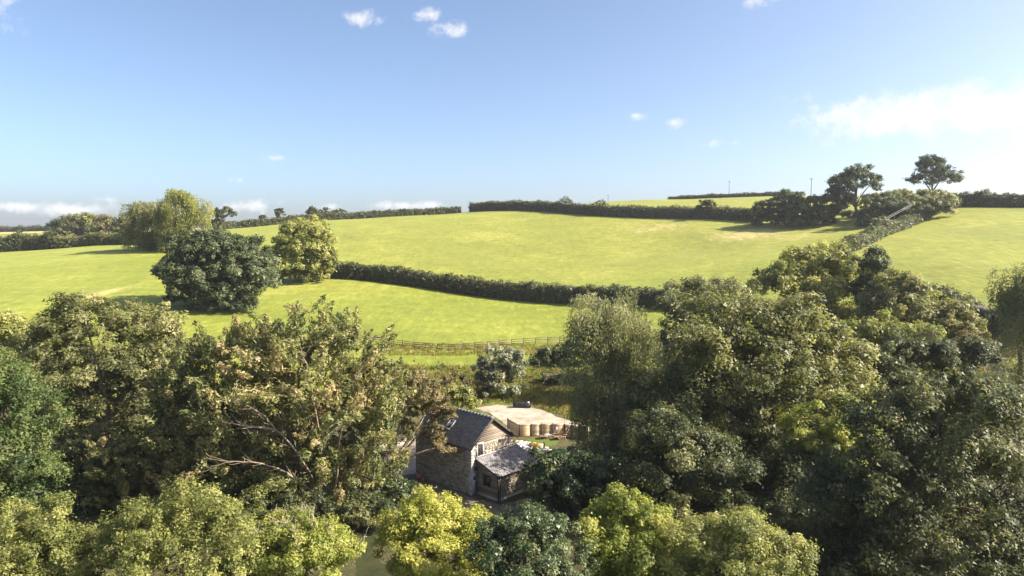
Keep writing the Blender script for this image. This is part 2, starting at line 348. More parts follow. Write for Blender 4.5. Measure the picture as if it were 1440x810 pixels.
def tree(name, label, cat, Y, lobes, mat, style='round', bark=BARK, clump=None, dens=1.0, ldens=1.0, gap=.3, size=None, base=None, group=None,
         trunk_r=None, tri=None, branches=True, twigs=0, limbs=(), limb_mat=None, shrub=False, carve=5, warp=.25, depth=1.0, skirt=True):
    SEED[0] += 1; rng = np.random.default_rng(SEED[0])
    C = []; Rr = []
    for l in lobes:
        px, py, rx, ry = l[:4]; dy = l[4] if len(l) > 4 else 0
        c = P(px, py, Y + dy); s = (Y + dy) / FPX * 1.02
        C.append(c); Rr.append((rx * s, (rx * .75 + ry * .25) * s * depth, ry * s))
    C = np.array(C); Rr = np.array(Rr)
    wts = Rr[:, 0] * Rr[:, 2]
    bx, by = (np.average(C[:, 0], weights=wts), np.average(C[:, 1], weights=wts)) if base is None else base
    bz = tz1(bx, by); B = np.array([bx, by, bz])
    # lift lobes that would sink into the ground
    gl = tz(C[:, 0], C[:, 1]); C[:, 2] = np.maximum(C[:, 2], gl + Rr[:, 2] * .55)
    if skirt:
        eC, eR = [], []
        for j in range(len(C)):
            hd = np.hypot(*(C[:, :2] - C[j, :2]).T); g_ = float(gl[j]); bot = C[j, 2] - Rr[j, 2]
            if bot > g_ + .6 and not ((hd < .75 * Rr[j, 0]) & (C[:, 2] < C[j, 2] - .3 * Rr[j, 2])).any():
                hz = (bot - g_) / 2 + .3 * Rr[j, 2]; eC.append((C[j, 0], C[j, 1], g_ + hz * .95)); eR.append((Rr[j, 0] * .85, Rr[j, 1] * .8, hz))
        nmain = len(C)
        if eC: C = np.concatenate([C, np.array(eC)]); Rr = np.concatenate([Rr, np.array(eR)]); wts = np.r_[wts, np.full(len(eC), 1e-6)]
    top = (C[:, 2] + Rr[:, 2]).max(); H = top - bz
    width = (C[:, 0] + Rr[:, 0]).max() - (C[:, 0] - Rr[:, 0]).min()
    crad = clump or np.clip(width * .065, .25, 1.25)
    cen, out, li = crown_clumps(rng, C, Rr, crad, dens, gap)
    g2 = tz(cen[:, 0], cen[:, 1]); ok = cen[:, 2] > g2 + .15 * crad; cen, out, li = cen[ok], out[ok], li[ok]
    if limbs and carve:
        qx, qy = project(cen); ok = np.ones(len(cen), bool)
        for lb in limbs:
            for (x0, y0, Y0), (x1, y1, Y1) in zip(lb[:-1], lb[1:]):
                for t in np.linspace(0, 1, 8):
                    ok &= ~((np.hypot(qx - (x0 + (x1 - x0) * t), qy - (y0 + (y1 - y0) * t)) < carve) & (cen[:, 1] < Y0 + (Y1 - Y0) * t + .6) & (rng.random(len(cen)) < .6))
        cen, out, li = cen[ok], out[ok], li[ok]
    cr = crad * rng.uniform(.6, 1.35, len(cen))
    size = size or min((.0034 if Y > 48 else .0031) * Y, .55)
    lpx = size * 683 / Y; tri = True if tri is None else tri
    apx = (np.pi * Rr[:, 0] * Rr[:, 2]).sum() * (683 / Y) ** 2
    ntot = int(np.clip(apx / (lpx * lpx * (.30 if style == 'round' else .24)) * (4.6 if tri else 3.3) * ldens, 250, 110000))
    tc = np.clip(rng.normal(.45, .24, len(cen)) + .17 * np.sin(li * 2.1 + SEED[0]), .02, .98)
    V, F, T = foliage(rng, cen, out, cr, ntot, size, style, tri, tc)
    root = empty(name, B, label, cat, group)
    TRI_TOTAL[0] += len(F)
    mesh_np('foliage' if shrub else 'crown', V, F, mat, T, root, B)
    # skeleton
    r0 = trunk_r or np.clip(H * .022, .05, .55)
    cc = np.average(C, axis=0, weights=wts)
    fork = B + (cc - B) * np.array([.55, .55, 0]) + np.array([0, 0, max(.35 * (cc[2] - bz), .25 * H if not shrub else .1 * H)])
    tv = []; tf = []; nv = 0
    def add(V_, F_):
        nonlocal nv
        tv.append(V_); tf.append(F_ + nv); nv += len(V_)
    pth = bez(B - np.array([0, 0, .3]), B + np.array([rng.normal() * r0, rng.normal() * r0, (fork[2] - bz) * .4]), fork - np.array([0, 0, .2 * (fork[2] - bz)]), fork, 6)
    if not shrub or True:
        add(*tubes(pth[None], np.linspace(r0 * 1.25, r0 * .8, 6)[None], 8))
    nodes = [pth[-1]]; nr = [r0 * .8]
    lp = []; lr = []
    for j in range(len(C)):
        e = C[j] + np.array([0, 0, .25 * Rr[j, 2]]); a = fork
        m1 = a + (e - a) * .35 + np.array([0, 0, .12 * np.linalg.norm(e - a)]) + rng.normal(size=3) * warp * r0 * 2
        m2 = a + (e - a) * .7 + rng.normal(size=3) * warp * np.linalg.norm(e - a) * .3
        q = bez(a, m1, m2, e, 6); rr = np.linspace(r0 * .62, r0 * .2, 6)
        lp.append(q); lr.append(rr); nodes += list(q[1:]); nr += list(rr[1:])
    add(*tubes(np.array(lp), np.array(lr), 6))
    if branches:
        nodes = np.array(nodes); nr = np.array(nr)
        sel = rng.permutation(len(cen))[:(170 if Y < 90 else 50)]
        e = cen[sel]; dist = np.linalg.norm(e[:, None] - nodes[None], axis=-1) + np.maximum(nodes[None, :, 2] - e[:, None, 2], 0) * .8
        k = dist.argmin(1); a = nodes[k]; dl = np.linalg.norm(e - a, axis=-1)[:, None]
        m = (a + e) / 2 + rng.normal(size=e.shape) * dl * .10 + np.array([0, 0, 1.0]) * dl * .08
        t = np.linspace(0, 1, 5)[None, :, None]
        q = (1 - t) ** 2 * a[:, None] + 2 * (1 - t) * t * m[:, None] + t * t * e[:, None]
        ra = np.minimum(nr[k] * .55, .012 + .018 * dl[:, 0]); rb = np.minimum(ra * .35, .02)
        rr = ra[:, None] + (rb - ra)[:, None] * np.linspace(0, 1, 5)[None]
        add(*tubes(q, rr, 3))
    TRI_TOTAL[0] += sum(len(f) for f in tf) * 2
    LOG.append((len(F), sum(len(f) for f in tf) * 2, label))
    mesh_np('stems' if shrub else 'trunk', np.concatenate(tv), np.concatenate(tf), bark, np.full(nv, .5), root, B, smooth=True)
    for lb in limbs:
        pts = np.array([P(*q) for q in lb]); n = len(pts)
        tt = np.linspace(0, n - 1, n * 3); pp = np.stack([np.interp(tt, np.arange(n), pts[:, i]) for i in range(3)], -1)
        pp[1:-1] = (pp[:-2] + pp[1:-1] * 2 + pp[2:]) / 4
        pp[1:-1] += rng.normal(size=pp[1:-1].shape) * .05
        rl = np.linspace(.12, .016, len(pp)) * (H / 17)
        v_, f_ = tubes(pp[None], rl[None], 7); vs = [v_]; fs = [f_]; off = len(v_)
        qs = []; rs = []
        for i in range(3, len(pp) - 1):           # side branchlets
            for _ in range(2):
                dv = unit((pp[i + 1] - pp[i])[None])[0] + rng.normal(size=3) * .75; dv[2] = abs(dv[2]) * .6 + .1
                ln = rng.uniform(.6, 1.8); e_ = pp[i] + unit(dv[None])[0] * ln
                qs.append(bez(pp[i], pp[i] + (e_ - pp[i]) * .3, e_ - np.array([0, 0, .15]), e_, 5)); rs.append(np.linspace(rl[i] * .5, .012, 5))
        v_, f_ = tubes(np.array(qs), np.array(rs), 4); vs.append(v_); fs.append(f_ + off)
        mesh_np('limb', np.concatenate(vs), np.concatenate(fs), limb_mat or PALE, np.full(sum(map(len, vs)), .5), root, B, smooth=True)
    if twigs:
        a = cen[rng.choice(len(cen), twigs, p=(lambda w: w / w.sum())(np.exp((cen[:, 2] - cen[:, 2].max()) * 1.2)))]
        dv = unit(rng.normal(size=a.shape) * .45 + np.array([.25, -.1, 1.1])); ln = rng.uniform(.5, 1.5, twigs)[:, None] * crad * 1.7
        t = np.linspace(-.3, 1, 5)[None, :, None]
        q = a[:, None] + dv[:, None] * ln[:, None] * t + rng.normal(size=(twigs, 5, 3)) * .05
        rr = np.repeat(np.linspace(.028, .010, 5)[None], twigs, 0)
        q2 = q[:, 2:3] + (unit(dv + rng.normal(size=a.shape) * .7))[:, None] * ln[:, None] * .4 * np.linspace(0, 1, 5)[None, :, None]
        v1, f1 = tubes(np.concatenate([q, q2]), np.concatenate([rr, rr * .7]), 4)
        tag(mesh_np('bare_twigs', v1, f1, TWIG, np.full(len(v1), .5), root, B, smooth=True), kind='stuff')
    return root
def hedge(label, pts, height, width, mat=None, size=.4, ldens=1.0, ragged=.25, clump=.7, name='hedge', cat='hedge', group=None, bumps=()):
    """pts: world ground points; foliage mass with ragged top along the line"""
    SEED[0] += 1; rng = np.random.default_rng(SEED[0])
    pts = np.array(pts, float)[:, :2]; seg = np.linalg.norm(np.diff(pts, axis=0), axis=1); cum = np.r_[0, np.cumsum(seg)]; Ln = cum[-1]
    n = int(Ln * (height * 2 + width) / (clump ** 2) * 2.2); s = rng.random(n) * Ln
    x = np.interp(s, cum, pts[:, 0]); y = np.interp(s, cum, pts[:, 1])
    tx = np.interp(s + .5, cum, pts[:, 0]) - np.interp(s - .5, cum, pts[:, 0]); ty = np.interp(s + .5, cum, pts[:, 1]) - np.interp(s - .5, cum, pts[:, 1])
    ln = np.hypot(tx, ty) + 1e-9; nx, ny = -ty / ln, tx / ln
    th = rng.random(n) * np.pi                      # profile angle
    hh = height * (1 + ragged * (np.sin(s * .31 + SEED[0]) * .4 + np.sin(s * .83) * .3 + np.sin(s * 2.1) * .25))
    for (a, b, g) in bumps: hh = hh * (1 + g * np.exp(-((s / Ln - a) / b) ** 2))
    u = rng.random(n) * (2 * height + width); side = np.where(u < height, -1.0, 1.0); onside = u < 2 * height
    k = np.where(onside, side, rng.uniform(-1, 1, n)); v = np.where(onside, rng.uniform(.04, 1, n), 1.0); k = k * (1 - .22 * v ** 4)
    inn = 1 - rng.random(n) ** 2 * .5
    cen = np.stack([x + nx * k * width / 2 * inn, y + ny * k * width / 2 * inn, tz(x, y) + np.maximum(hh - clump * .75, clump * .3) * v * inn + rng.normal(size=n) * .1], -1)
    out = unit(np.stack([nx * k, ny * k, v], -1))
    cr = clump * rng.uniform(.65, 1.25, n)
    ntot = int(np.clip(Ln * (height * 2 + width) / (size * size * .3) * 2.3 * ldens, 300, 42000))
    tc = np.clip(rng.normal(.45, .2, n), .02, .98)
    V, F, T = foliage(rng, cen, out, cr, ntot, size, 'round', True, tc)
    B = np.array([pts[0, 0], pts[0, 1], tz1(*pts[0])])
    TRI_TOTAL[0] += len(F)
    root = empty(name, B, label, cat, group)
    mesh_np('foliage', V, F, mat or LM['hedge'], T, root, B)
    m = max(3, int(Ln / 2)); s_ = np.linspace(.3, Ln - .3, m); x = np.interp(s_, cum, pts[:, 0]); y = np.interp(s_, cum, pts[:, 1])
    tx = np.gradient(x); ty = np.gradient(y); ln = np.hypot(tx, ty) + 1e-9; nx, ny = -ty / ln, tx / ln; prof = [(-.38, -.2), (-.36, .7), (-.2, .84), (.2, .84), (.36, .7), (.38, -.2)]
    V = np.stack([np.stack([x + nx * width * a_ * rng.uniform(.8, 1.05, m), y + ny * width * a_ * rng.uniform(.8, 1.05, m), tz(x, y) + height * b_ * rng.uniform(.85, 1.05, m)], -1) for a_, b_ in prof], 1).reshape(-1, 3)
    i_, j_ = np.meshgrid(np.arange(m - 1), np.arange(6), indexing='ij'); a_ = i_ * 6 + j_; b_ = i_ * 6 + (j_ + 1) % 6
    F = [tuple(q) for q in np.stack([a_, b_, b_ + 6, a_ + 6], -1).reshape(-1, 4)] + [tuple(range(6)), tuple(reversed(range((m - 1) * 6, m * 6)))]
    mesh_np('inner_branches', V, F, BARK, np.full(len(V), .2), root, B)
    # woody stems inside
    m = int(min(Ln / 1.2, 120)); s = (np.arange(m) + .5) / m * Ln
    x = np.interp(s, cum, pts[:, 0]); y = np.interp(s, cum, pts[:, 1]); z = tz(x, y)
    a = np.stack([x, y, z - .3], -1); e = np.stack([x + rng.normal(size=m) * width * .2, y + rng.normal(size=m) * width * .2, z + height * .8], -1)
    t = np.linspace(0, 1, 3)[None, :, None]; q = a[:, None] * (1 - t) + e[:, None] * t
    v_, f_ = tubes(q, np.repeat(np.array([[.09, .07, .03]]), m, 0), 4)
    mesh_np('stems', v_, f_, BARK, np.full(len(v_), .5), root, B)
    return root

# ---------------------------------------------------------------- ground
def build_ground():
    xs = np.unique(np.concatenate([np.arange(-60, 60.1, 1.0), np.arange(-260, 261, 4.0), np.arange(-900, 901, 40.0), np.array([-3000, -2500, -2000, -1500, -1200, 1200, 1500, 2000, 2500, 3000])]))
    ys = np.unique(np.concatenate([np.arange(20, 140.1, 1.0), np.arange(-60, 520, 4.0), np.arange(520, 1600, 40.0), np.array([-1500, -1000, -600, -300, -150, -100, 1700, 2000, 2500, 3000])]))
    X, Y = np.meshgrid(xs, ys); far = sstep(2000, 2900, np.hypot(X, Y))
    Z = tz(np.clip(X, -2600, 2600), np.clip(Y, -700, 3200)); Z = Z * (1 - far) + 8 * far
    rng = np.random.default_rng(5)
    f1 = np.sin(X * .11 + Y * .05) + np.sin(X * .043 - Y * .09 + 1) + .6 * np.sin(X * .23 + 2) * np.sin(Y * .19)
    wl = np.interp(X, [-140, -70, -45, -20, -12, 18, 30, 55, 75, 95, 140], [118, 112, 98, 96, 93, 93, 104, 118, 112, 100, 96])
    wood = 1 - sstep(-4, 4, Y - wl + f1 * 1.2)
    px, py = project(np.stack([X, Y, Z], -1)); ok = Y > 30
    def blob(cx, cy, rx, ry): return np.where(ok, np.exp(-(((px - cx) / rx) ** 2 + ((py - cy) / ry) ** 2)), 0)
    def wb(cx, cy, rx, ry):      # a patch on the ground round the point seen at cx, cy
        g = G(cx, cy); return np.exp(-(((X - g[0]) / rx) ** 2 + ((Y - g[1]) / ry) ** 2))
    dry = .62 * wb(1060, 327, 20, 14) + .6 * wb(1150, 330, 16, 10) + .5 * wb(950, 318, 30, 14) + .35 * wb(1350, 380, 20, 10) + .3 * wb(620, 330, 30, 12)
    g0, g1 = G(120, 418), G(232, 394); t = np.clip(((X - g0[0]) * (g1[0] - g0[0]) + (Y - g0[1]) * (g1[1] - g0[1])) / ((g1[0] - g0[0]) ** 2 + (g1[1] - g0[1]) ** 2), 0, 1)
    dry += .8 * np.exp(-(np.hypot(X - g0[0] - t * (g1[0] - g0[0]), Y - g0[1] - t * (g1[1] - g0[1])) / 2.2) ** 2)
    dry += .6 * np.exp(-((Y - 120.5 - .02 * X) / 1.6) ** 2) * sstep(-40, -20, X) * (1 - sstep(20, 30, X))
    dry += .5 * np.exp(-(((X - 6) / 9) ** 2 + ((Y - 98) / 5) ** 2)) + 1.2 * sstep(560, 620, Y) * sstep(-260, -330, X)
    dry = np.clip(dry * (1 + .25 * f1), 0, 1)
    fresh = np.clip(sstep(100, 118, Y) * (1 - sstep(165, 200, Y - .25 * X)) + sstep(-60, -100, X) * (1 - sstep(320, 380, Y)), 0, 1) * (1 - .8 * sstep(60, 90, X))
    nx, ny = len(xs), len(ys)
    global GROUND_LOW; GROUND_LOW = float(Z.min()); print('Z', Z.min(), Z.max())
    i, j = np.meshgrid(np.arange(ny - 1), np.arange(nx - 1), indexing='ij'); a = i * nx + j
    F = np.stack([a, a + 1, a + nx + 1, a + nx], -1).reshape(-1, 4)
    m, nt, N, L = new_mat('field_grass')
    tc = N.new('ShaderNodeTexCoord')
    def noise(scale, det, stretch=(1, 1, 1), rot=0, rg=.6):
        mp = N.new('ShaderNodeMapping'); mp.inputs['Scale'].default_value = stretch; mp.inputs['Rotation'].default_value = (0, 0, rot); L.new(tc.outputs['Object'], mp.inputs['Vector'])
        n = N.new('ShaderNodeTexNoise'); n.inputs['Scale'].default_value = scale; n.inputs['Detail'].default_value = det; n.inputs['Roughness'].default_value = rg; L.new(mp.outputs[0], n.inputs['Vector']); return n
    a1 = noise(.035, 7, rg=.7); a2 = noise(.38, 6, (1, .45, 1), .1, .72); a3 = noise(1.1, 4, (1, .3, 1), 0, .7)
    def mad(n, mul, add):
        k = N.new('ShaderNodeMath'); k.operation = 'MULTIPLY_ADD'; L.new(n, k.inputs[0]); k.inputs[1].default_value = mul; k.inputs[2].default_value = add; return k.outputs[0]
    def plus(p, q):
        k = N.new('ShaderNodeMath'); k.operation = 'ADD'; L.new(p, k.inputs[0]); L.new(q, k.inputs[1]); return k.outputs[0]
    fac = plus(plus(mad(a1.outputs['Fac'], 1.2, -.6), mad(a2.outputs['Fac'], 1.0, -.5)), mad(a3.outputs['Fac'], 1.0, 0))
    gr = ramp(N, [(.05, (.042, .054, .006)), (.34, (.092, .107, .008)), (.60, (.132, .146, .012)), (.92, (.23, .22, .045))]); L.new(fac, gr.inputs['Fac'])
    wv = N.new('ShaderNodeTexWave'); wv.wave_type = 'BANDS'; wv.bands_direction = 'Y'; wv.inputs['Scale'].default_value = .055; wv.inputs['Distortion'].default_value = 3.5; wv.inputs['Detail'].default_value = 2; wv.inputs['Detail Scale'].default_value = .06
    L.new(tc.outputs['Object'], wv.inputs['Vector']); wm = N.new('ShaderNodeMath'); wm.operation = 'MULTIPLY_ADD'; L.new(wv.outputs['Fac'], wm.inputs[0]); wm.inputs[1].default_value = .07; L.new(fac, wm.inputs[2]); L.new(wm.outputs[0], gr.inputs['Fac'])
    def att(n):
        k = N.new('ShaderNodeAttribute'); k.attribute_name = n; return k.outputs['Fac']
    def mixc(f, A, col):
        k = N.new('ShaderNodeMix'); k.data_type = 'RGBA'; L.new(f, k.inputs['Factor']); L.new(A, k.inputs['A'])
        if isinstance(col, tuple): k.inputs['B'].default_value = (*col, 1)
        else: L.new(col, k.inputs['B'])
        return k.outputs['Result']
    fr_ = N.new('ShaderNodeMix'); fr_.data_type = 'RGBA'; fr_.blend_type = 'MULTIPLY'; L.new(att('fresh'), fr_.inputs['Factor']); L.new(gr.outputs[0], fr_.inputs['A']); fr_.inputs['B'].default_value = (.90, 1.0, .72, 1)
    b1 = noise(.45, 6, (1, .5, 1), .1, .75)
    dsum = plus(att('dry'), mad(b1.outputs['Fac'], 1.6, -.95))
    ds = N.new('ShaderNodeMapRange'); ds.interpolation_type = 'SMOOTHSTEP'; ds.inputs['From Min'].default_value = .1; ds.inputs['From Max'].default_value = .75; L.new(dsum, ds.inputs['Value'])
    dm = N.new('ShaderNodeMath'); dm.operation = 'MULTIPLY'; dm.inputs[1].default_value = .8; L.new(ds.outputs[0], dm.inputs[0])
    c = mixc(dm.outputs[0], fr_.outputs['Result'], (.36, .275, .135))
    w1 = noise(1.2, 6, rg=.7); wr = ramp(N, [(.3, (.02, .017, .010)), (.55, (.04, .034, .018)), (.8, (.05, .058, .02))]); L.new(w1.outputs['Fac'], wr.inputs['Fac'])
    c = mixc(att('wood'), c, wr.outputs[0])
    pb = N.new('ShaderNodeBsdfPrincipled'); pb.inputs['Roughness'].default_value = .8; pb.inputs['Specular IOR Level'].default_value = .25
    pb.inputs['Sheen Weight'].default_value = .25; pb.inputs['Sheen Roughness'].default_value = .4; pb.inputs['Sheen Tint'].default_value = (.8, .8, .25, 1)
    L.new(c, pb.inputs['Base Color'])
    bp = N.new('ShaderNodeBump'); bp.inputs['Strength'].default_value = .8; bp.inputs['Distance'].default_value = .5; L.new(plus(mad(a3.outputs['Fac'], .5, 0), mad(a2.outputs['Fac'], 1, 0)), bp.inputs['Height']); L.new(bp.outputs[0], pb.inputs['Normal'])
    o = N.new('ShaderNodeOutputMaterial'); L.new(pb.outputs[0], o.inputs[0])
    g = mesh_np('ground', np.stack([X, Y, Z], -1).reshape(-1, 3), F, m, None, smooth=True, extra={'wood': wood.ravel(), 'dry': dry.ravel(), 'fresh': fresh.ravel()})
    tag(g, kind='structure')
build_ground()

def sheet(name, outline, mat, z=.012, jit=.2, seed=1, px=True):
    from mathutils.geometry import tessellate_polygon
    rng = np.random.default_rng(seed)
    pts = [G(*q)[:2] if px else np.array(q) for q in outline]; o = []
    for a, b in zip(pts, pts[1:] + pts[:1]):
        n = max(1, int(np.linalg.norm(b - a) / .7))
        for i in range(n): o.append(a + (b - a) * i / n + rng.normal(size=2) * jit * .5)
    V = [(p[0], p[1], tz1(*p) + z) for p in o]
    F = [tuple(t) for t in tessellate_polygon([[Vector(v) for v in V]])]
    F = [f if ((V[f[1]][0] - V[f[0]][0]) * (V[f[2]][1] - V[f[0]][1]) - (V[f[1]][1] - V[f[0]][1]) * (V[f[2]][0] - V[f[0]][0])) > 0 else f[::-1] for f in F]
    return tag(mesh_np(name, V, F, mat, [.5] * len(V)), kind='structure')
GRAVEL = rough_mat('gravel', [(.30, (.11, .105, .055)), (.40, (.23, .19, .15)), (.55, (.37, .31, .25)), (.72, (.50, .43, .355))], .42, .95, 9, .6, tintmix=.1, bscale=25)
TRACK = rough_mat('earth_track', [(.3, (.09, .07, .055)), (.7, (.20, .165, .13))], 1.2, .95, 8, .5, tintmix=.1, bscale=18)
LAWN = rough_mat('lawn_grass', [(.3, (.055, .085, .014)), (.7, (.105, .135, .026))], 2.5, .85, 7, .5, tintmix=.1, bscale=30)
sheet('gravel_yard', [(668, 573), (700, 570), (738, 571), (765, 578), (792, 589), (822, 597), (835, 606), (800, 611), (760, 610), (728, 606), (715, 600), (702, 590), (690, 582)], GRAVEL, seed=3)
sheet('gravel_drive', [(500, 660), (510, 632), (560, 612), (600, 598), (660, 580), (668, 600), (640, 640), (585, 665), (560, 672), (520, 674)], GRAVEL, seed=4, z=.016)
sheet('track', [(570, 676), (600, 672), (660, 699), (705, 710), (745, 698), (800, 735), (770, 765), (690, 735), (640, 716), (600, 715), (540, 700), (520, 680)], TRACK, seed=5, z=.008)
sheet('lawn', [(738, 621), (745, 616.5), (760, 615), (776, 616), (786, 620), (782, 626), (765, 630), (748, 628)], LAWN, seed=6, z=.03, jit=.1)
sheet('grass_verge', [(640, 572), (668, 574), (690, 583), (703, 592), (714, 601), (700, 604), (670, 590), (650, 580)], LAWN, seed=7, z=.02)
sheet('ground_by_barn', [(505, 745), (560, 718), (640, 720), (700, 740), (700, 800), (500, 830)], rough_mat('shade_painted_turf', [(.3, (.014, .018, .005)), (.55, (.027, .032, .008)), (.8, (.045, .036, .02))], 1.1, .9, 7, .5, tintmix=.1, bscale=14), seed=8, z=.006)  # turf colour darkened to stand in for shade on this sunlit patch

# ---------------------------------------------------------------- the stone barn
W_AX = Vector((.736, -.677, 0)).normalized()
CORNER = G(663, 697); CORNER[2] = 0
BARN = empty('stone_barn', CORNER, 'stone barn with slate roof, boarded gable and a low boarded lean-to', 'barn', rz=math.atan2(W_AX.y, W_AX.x))
MORTAR = rough_mat('lime_mortar', [(.3, (.21, .18, .145)), (.7, (.30, .26, .215))], 3, .95)
STONE = rough_mat('rubble_stone', [(.1, (.19, .16, .13)), (.35, (.265, .225, .18)), (.6, (.33, .285, .235)), (.85, (.40, .36, .31))], 4, .9, tintmix=.65)
QUOIN = rough_mat('dressed_granite', [(.2, (.28, .265, .25)), (.7, (.43, .41, .38))], 5, .85, tintmix=.6)
SLATE = rough_mat('roof_slate', [(.1, (.105, .10, .108)), (.45, (.165, .157, .166)), (.75, (.22, .21, .215)), (.95, (.31, .30, .28))], 2.2, .85, tintmix=.55, spec=.12, bump=.2)
BOARD = rough_mat('weathered_board', [(.2, (.16, .13, .10)), (.55, (.245, .205, .16)), (.85, (.33, .285, .235))], 2, .85, tintmix=.5, stretch=(.4, .4, 6))
DARKWOOD = rough_mat('dark_stained_wood', [(.3, (.04, .028, .022)), (.7, (.085, .06, .045))], 4, .7)
LEAD = rough_mat('lead_flashing', [(.3, (.34, .34, .36)), (.7, (.48, .48, .50))], 3, .5)
PAINT = rough_mat('pale_door_paint', [(.3, (.36, .37, .42)), (.7, (.46, .47, .52))], 2, .6)
BLACK = rough_mat('black_plastic', [(.3, (.012, .013, .016)), (.7, (.03, .03, .035))], 4, .4, bump=.05)
def glass_mat():
    m, nt, N, L = new_mat('window_glass'); pb = N.new('ShaderNodeBsdfPrincipled'); pb.inputs['Base Color'].default_value = (.03, .035, .04, 1); pb.inputs['Roughness'].default_value = .06; pb.inputs['Specular IOR Level'].default_value = .8
    o = N.new('ShaderNodeOutputMaterial'); L.new(pb.outputs[0], o.inputs[0]); return m
GLASS = glass_mat()
def gable_top(y): return min(4.58 + .775 * y, 4.58 + .775 * 2.65 - .72 * (y - 2.65)) if y > 2.65 else 4.58 + .775 * y
mb = MB(); prof = [(.06, -.3), (.06, gable_top(.06)), (2.65, gable_top(2.65)), (5.64, gable_top(5.64)), (5.64, -.3)]
mb.pts([(-.06, y, z) for y, z in prof] + [(-8, y, z) for y, z in prof], [(0, 1, 2, 3, 4), (9, 8, 7, 6, 5)] + [(i, i + 5, (i + 1) % 5 + 5, (i + 1) % 5) for i in range(5)])
mb.build('wall', MORTAR, BARN)
def stonework(name, o, ax, nrm, length, top, holes, seed, hmin=.11, hmax=.25, lmax=.6, z0=0):
    rng = random.Random(seed); mb = MB(); o, ax, nrm = Vector(o), Vector(ax), Vector(nrm); z = z0 - .1
    while z < 7:
        h = rng.uniform(hmin, hmax); a = -rng.uniform(0, .3)
        while a < length:
            w = rng.uniform(.2, lmax); a0, a1 = max(a, 0), min(a + w, length); a += w; zm = z + h
            if a1 - a0 < .08 or zm > min(top(a0), top(a1)) - .02: continue
            if any(a1 > q[0] and a0 < q[1] and zm > q[2] and z < q[3] for q in holes): continue
            d = .06 + rng.uniform(0, .035); j = .012; e = rng.uniform(.012, .03); t = rng.random()
            f = [(a0 + j, z + j), (a1 - j, z + j), (a1 - j, zm - j), (a0 + j, zm - j)]
            g = [(a0 + j + e, z + j + e * rng.uniform(.3, 1)), (a1 - j - e, z + j + e * rng.uniform(.3, 1)), (a1 - j - e * 1.3, zm - j - e), (a0 + j + e * .6, zm - j - e)]
            mb.pts([o + ax * p + Vector((0, 0, q)) for p, q in f] + [o + ax * p + Vector((0, 0, q)) + nrm * d for p, q in g],
                   [(4, 5, 6, 7), (0, 1, 5, 4), (1, 2, 6, 5), (2, 3, 7, 6), (3, 0, 4, 7)], t)
        z += h
    ob = mb.build(name, STONE, BARN); ob['kind'] = 'stuff'; return ob
stonework('stonework', (-8, .06, 0), (1, 0, 0), (0, -1, 0), 7.6, lambda a: 4.5, [], 11)
stonework('stonework', (-.06, .06, 0), (0, 1, 0), (1, 0, 0), 5.55, lambda a: min(4.66, gable_top(a + .06) - .1), [(0, .38, -1, 5), (.7, 1.62, 3.35, 4.8), (0, .75, -1, 2.3)], 12, .09, .19, .5)
qm = {}
for i in range(17):
    z = i * .265; lng = i % 2; low = z < 2.1
    mb = MB(); a = .58 if lng else .34; b = (.10 if low else (.34 if lng else .5))
    mb.box((-a, -.045, z + .008), (.045, b, z + .257), random.Random(i).random()); mb.build('quoin', QUOIN, BARN, bevel=.015)
# boards of the gable
def board_row(parent, o, ax, nrm, a0b, a1b, a0t, a1t, z, h, seed, proud=.035):
    o, ax, nrm = Vector(o), Vector(ax), Vector(nrm); mb = MB(); t = random.Random(seed).random(); up = Vector((0, 0, 1))
    v = [o + ax * a0b + up * z, o + ax * a1b + up * z, o + ax * a1t + up * (z + h), o + ax * a0t + up * (z + h)]
    f = [v[0] + nrm * proud, v[1] + nrm * proud, v[2] + nrm * .012, v[3] + nrm * .012]
    mb.pts(v + f, [(4, 5, 6, 7), (0, 1, 5, 4), (1, 2, 6, 5), (2, 3, 7, 6), (3, 0, 4, 7), (3, 2, 1, 0)], t); mb.build('weatherboard', BOARD, parent)
z = 4.68; k = 0
while z < gable_top(2.65) - .12:
    h = .165; y0 = max((z - 4.58) / .775, .0); y1 = 2.65 + (gable_top(2.65) - z) / .72; zt = z + h
    y0t = max((zt - 4.58) / .775, 0); y1t = 2.65 + (gable_top(2.65) - zt) / .72
    if y1t > y0t + .05: board_row(BARN, (-.055, 0, 0), (0, 1, 0), (1, 0, 0), max(y0, .0) + .02, min(y1, 5.66), y0t + .02, min(y1t, 5.66), z, h - .004, 40 + k, .07)
    z += h; k += 1
